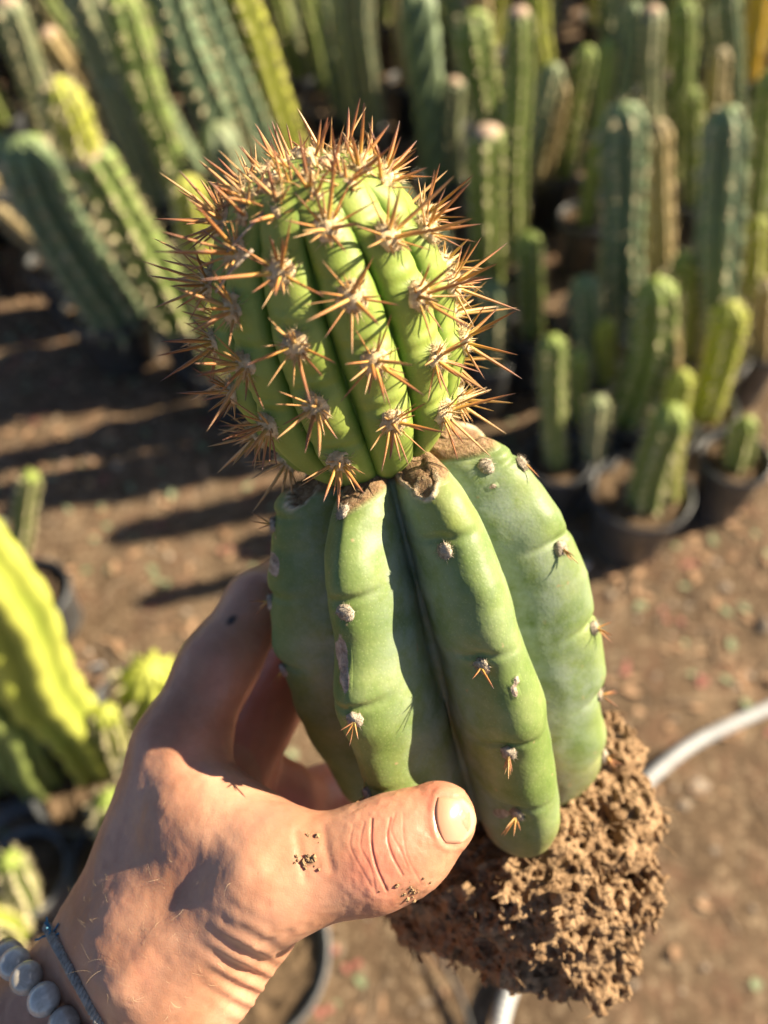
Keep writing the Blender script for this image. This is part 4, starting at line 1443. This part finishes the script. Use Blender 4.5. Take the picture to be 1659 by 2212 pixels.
# hairs on wrist and back of the hand
g = np.random.default_rng(8)
mb = MB()
arm = P(100, 2300, .25) - P(330, 2000, .25); arm /= np.linalg.norm(arm)
cnt = 0
for k in range(1500):
    px, py = g.uniform(0, 560), g.uniform(1700, 2230)
    wgt = .9 if (px < 420 and py > 1880) else .25
    if g.random() > wgt: continue
    l, n = cast(h_bvh, px, py)
    if l is None: continue
    d = n * .45 + (-arm) * .3 + g.normal(0, .45, 3); d -= n * min(0, d @ n - .25); d /= np.linalg.norm(d)
    L = g.uniform(.002, .0055)
    bend = g.normal(0, .35, 3)
    pp = [l + d * L * u + (bend * u * u - n * .35 * u * u) * L for u in np.linspace(0, 1, 5)]
    mb.add(*tube(pp, .000019 * np.array((1, 1, .9, .7, .3)), 3, False)); cnt += 1
    if cnt > 110: break
o = mb.build('hair', M['hair'], hroot, False); o['kind'] = 'stuff'
# soil grains stuck to the thumb
mb = MB()
for (cx, cy, sx, sy, n_) in ((668, 1862, 12, 8, 22), (890, 1928, 34, 14, 22), (676, 1806, 8, 6, 5)):
    for k in range(n_):
        l, n = cast(h_bvh, g.normal(cx, sx), g.normal(cy, sy))
        if l is None or to_px(l[None])[0, 2] > .26: continue
        s_ = g.gamma(2, .00018) + .00015
        mb.add(icv * s_ * (1 + .2 * g.normal(size=(len(icv), 1))) + l, icf)
o = mb.build('soil_grains', M['rootsoil'], hroot, False); o['kind'] = 'stuff'


# ------------------------------------------------------------------ bracelets: loops round the wrist
def wrist_loop(p0, p1, lift, n=220):
    """closed loop on the arm through two visible pixels"""
    a = cast(h_bvh, *p0)[0]; b = cast(h_bvh, *p1)[0]
    ctr = None
    mid = (a + b) / 2
    look = (mid - CL) / np.linalg.norm(mid - CL)
    ctr = mid + look * .020
    e1 = (b - a) / np.linalg.norm(b - a); nn = np.cross(e1, look); nn /= np.linalg.norm(nn); e2 = np.cross(nn, e1)
    out = []
    for k in range(n):
        an = 2 * math.pi * k / n
        d = e1 * math.cos(an) + e2 * math.sin(an)
        loc, nor, idx, dist = h_bvh.ray_cast(Vector(ctr), Vector(d))
        out.append(np.array(loc) + d * lift if loc is not None else ctr + d * .03)
    out = np.array(out)
    for it in range(6): out = .5 * out + .25 * (np.roll(out, 1, 0) + np.roll(out, -1, 0))
    return out


BR = .00485
loop = wrist_loop((60, 2116), (150, 2225), BR * .9)
e = empty('bead_bracelet', loop.mean(0), 'bracelet of round grey polished stone beads on the wrist', 'bracelet')
lp = np.vstack((loop, loop[:1])); sl_ = np.concatenate(([0], np.cumsum(np.linalg.norm(np.diff(lp, axis=0), axis=1))))
q = to_px(loop)
start = np.argmin((q[:, 0] - 62) ** 2 + (q[:, 1] - 2110) ** 2)
nb_ = int(sl_[-1] / (BR * 1.98))
bm = bmesh.new(); bmesh.ops.create_uvsphere(bm, u_segments=28, v_segments=18, radius=BR)
bme = {}
for kk_ in ('bead', 'bead_dark', 'bead_pale'):
    me = bpy.data.meshes.new('bead'); bm.to_mesh(me); me.polygons.foreach_set('use_smooth', [True] * len(me.polygons)); me.materials.append(M[kk_]); bme[kk_] = me
bm.free()
el = np.array(e.location)
for k in range(nb_):
    s_ = (sl_[start] + k * sl_[-1] / nb_) % sl_[-1]
    p = np.array([np.interp(s_, sl_, lp[:, i]) for i in range(3)])
    o = bpy.data.objects.new('bead', bme[('bead', 'bead_pale', 'bead', 'bead', 'bead_dark')[k % 5]]); COL.objects.link(o)
    o.parent = e; o.location = p - el; o.rotation_euler = (k * 1.3, k * .7, k)
v, f = tube(np.vstack((loop, loop[:2])), .0006, 6, False)
mk('elastic', v, f, M['cord'], e)
loop = wrist_loop((128, 2050), (205, 2190), .0008)
v = MB()
lp = np.vstack((loop, loop[:1])); sl_ = np.concatenate(([0], np.cumsum(np.linalg.norm(np.diff(lp, axis=0), axis=1))))
m = 1100
u = np.linspace(0, sl_[-1], m)
pth = np.stack([np.interp(u, sl_, lp[:, i]) for i in range(3)], 1)
tn = np.gradient(pth, axis=0); tn /= np.linalg.norm(tn, axis=1)[:, None]
rad_ = pth - pth.mean(0); rad_ -= tn * (rad_ * tn).sum(1)[:, None]; rad_ /= np.linalg.norm(rad_, axis=1)[:, None]
bi = np.cross(tn, rad_)
e = empty('cord_bracelet', loop.mean(0), 'thin twisted grey cord bracelet next to the stone beads', 'bracelet')
for st in range(3):
    ph = u / .0042 * 2 * math.pi + st * 2.094
    w = pth + (rad_ * np.cos(ph)[:, None] + bi * np.sin(ph)[:, None]) * .0008
    vv_, ff_ = tube(w, .0008, 5, False)
    mk('strand', vv_, ff_, M['cord'], e)
mb = MB()
for k in range(10):
    b = cast(h_bvh, g.normal(112, 4), g.normal(2018, 6))[0]
    if b is None: continue
    d = -arm * .5 + g.normal(0, .6, 3)
    d /= np.linalg.norm(d)
    mb.add(*tube([b + d * .005 * t_ + g.normal(0, .0003, 3) + (CL - b) * .004 for t_ in np.linspace(0, 1, 5)], .0003, 5))
if mb.n: mk('knot_thread', np.concatenate(mb.v), mb.f, M['thread'], e)
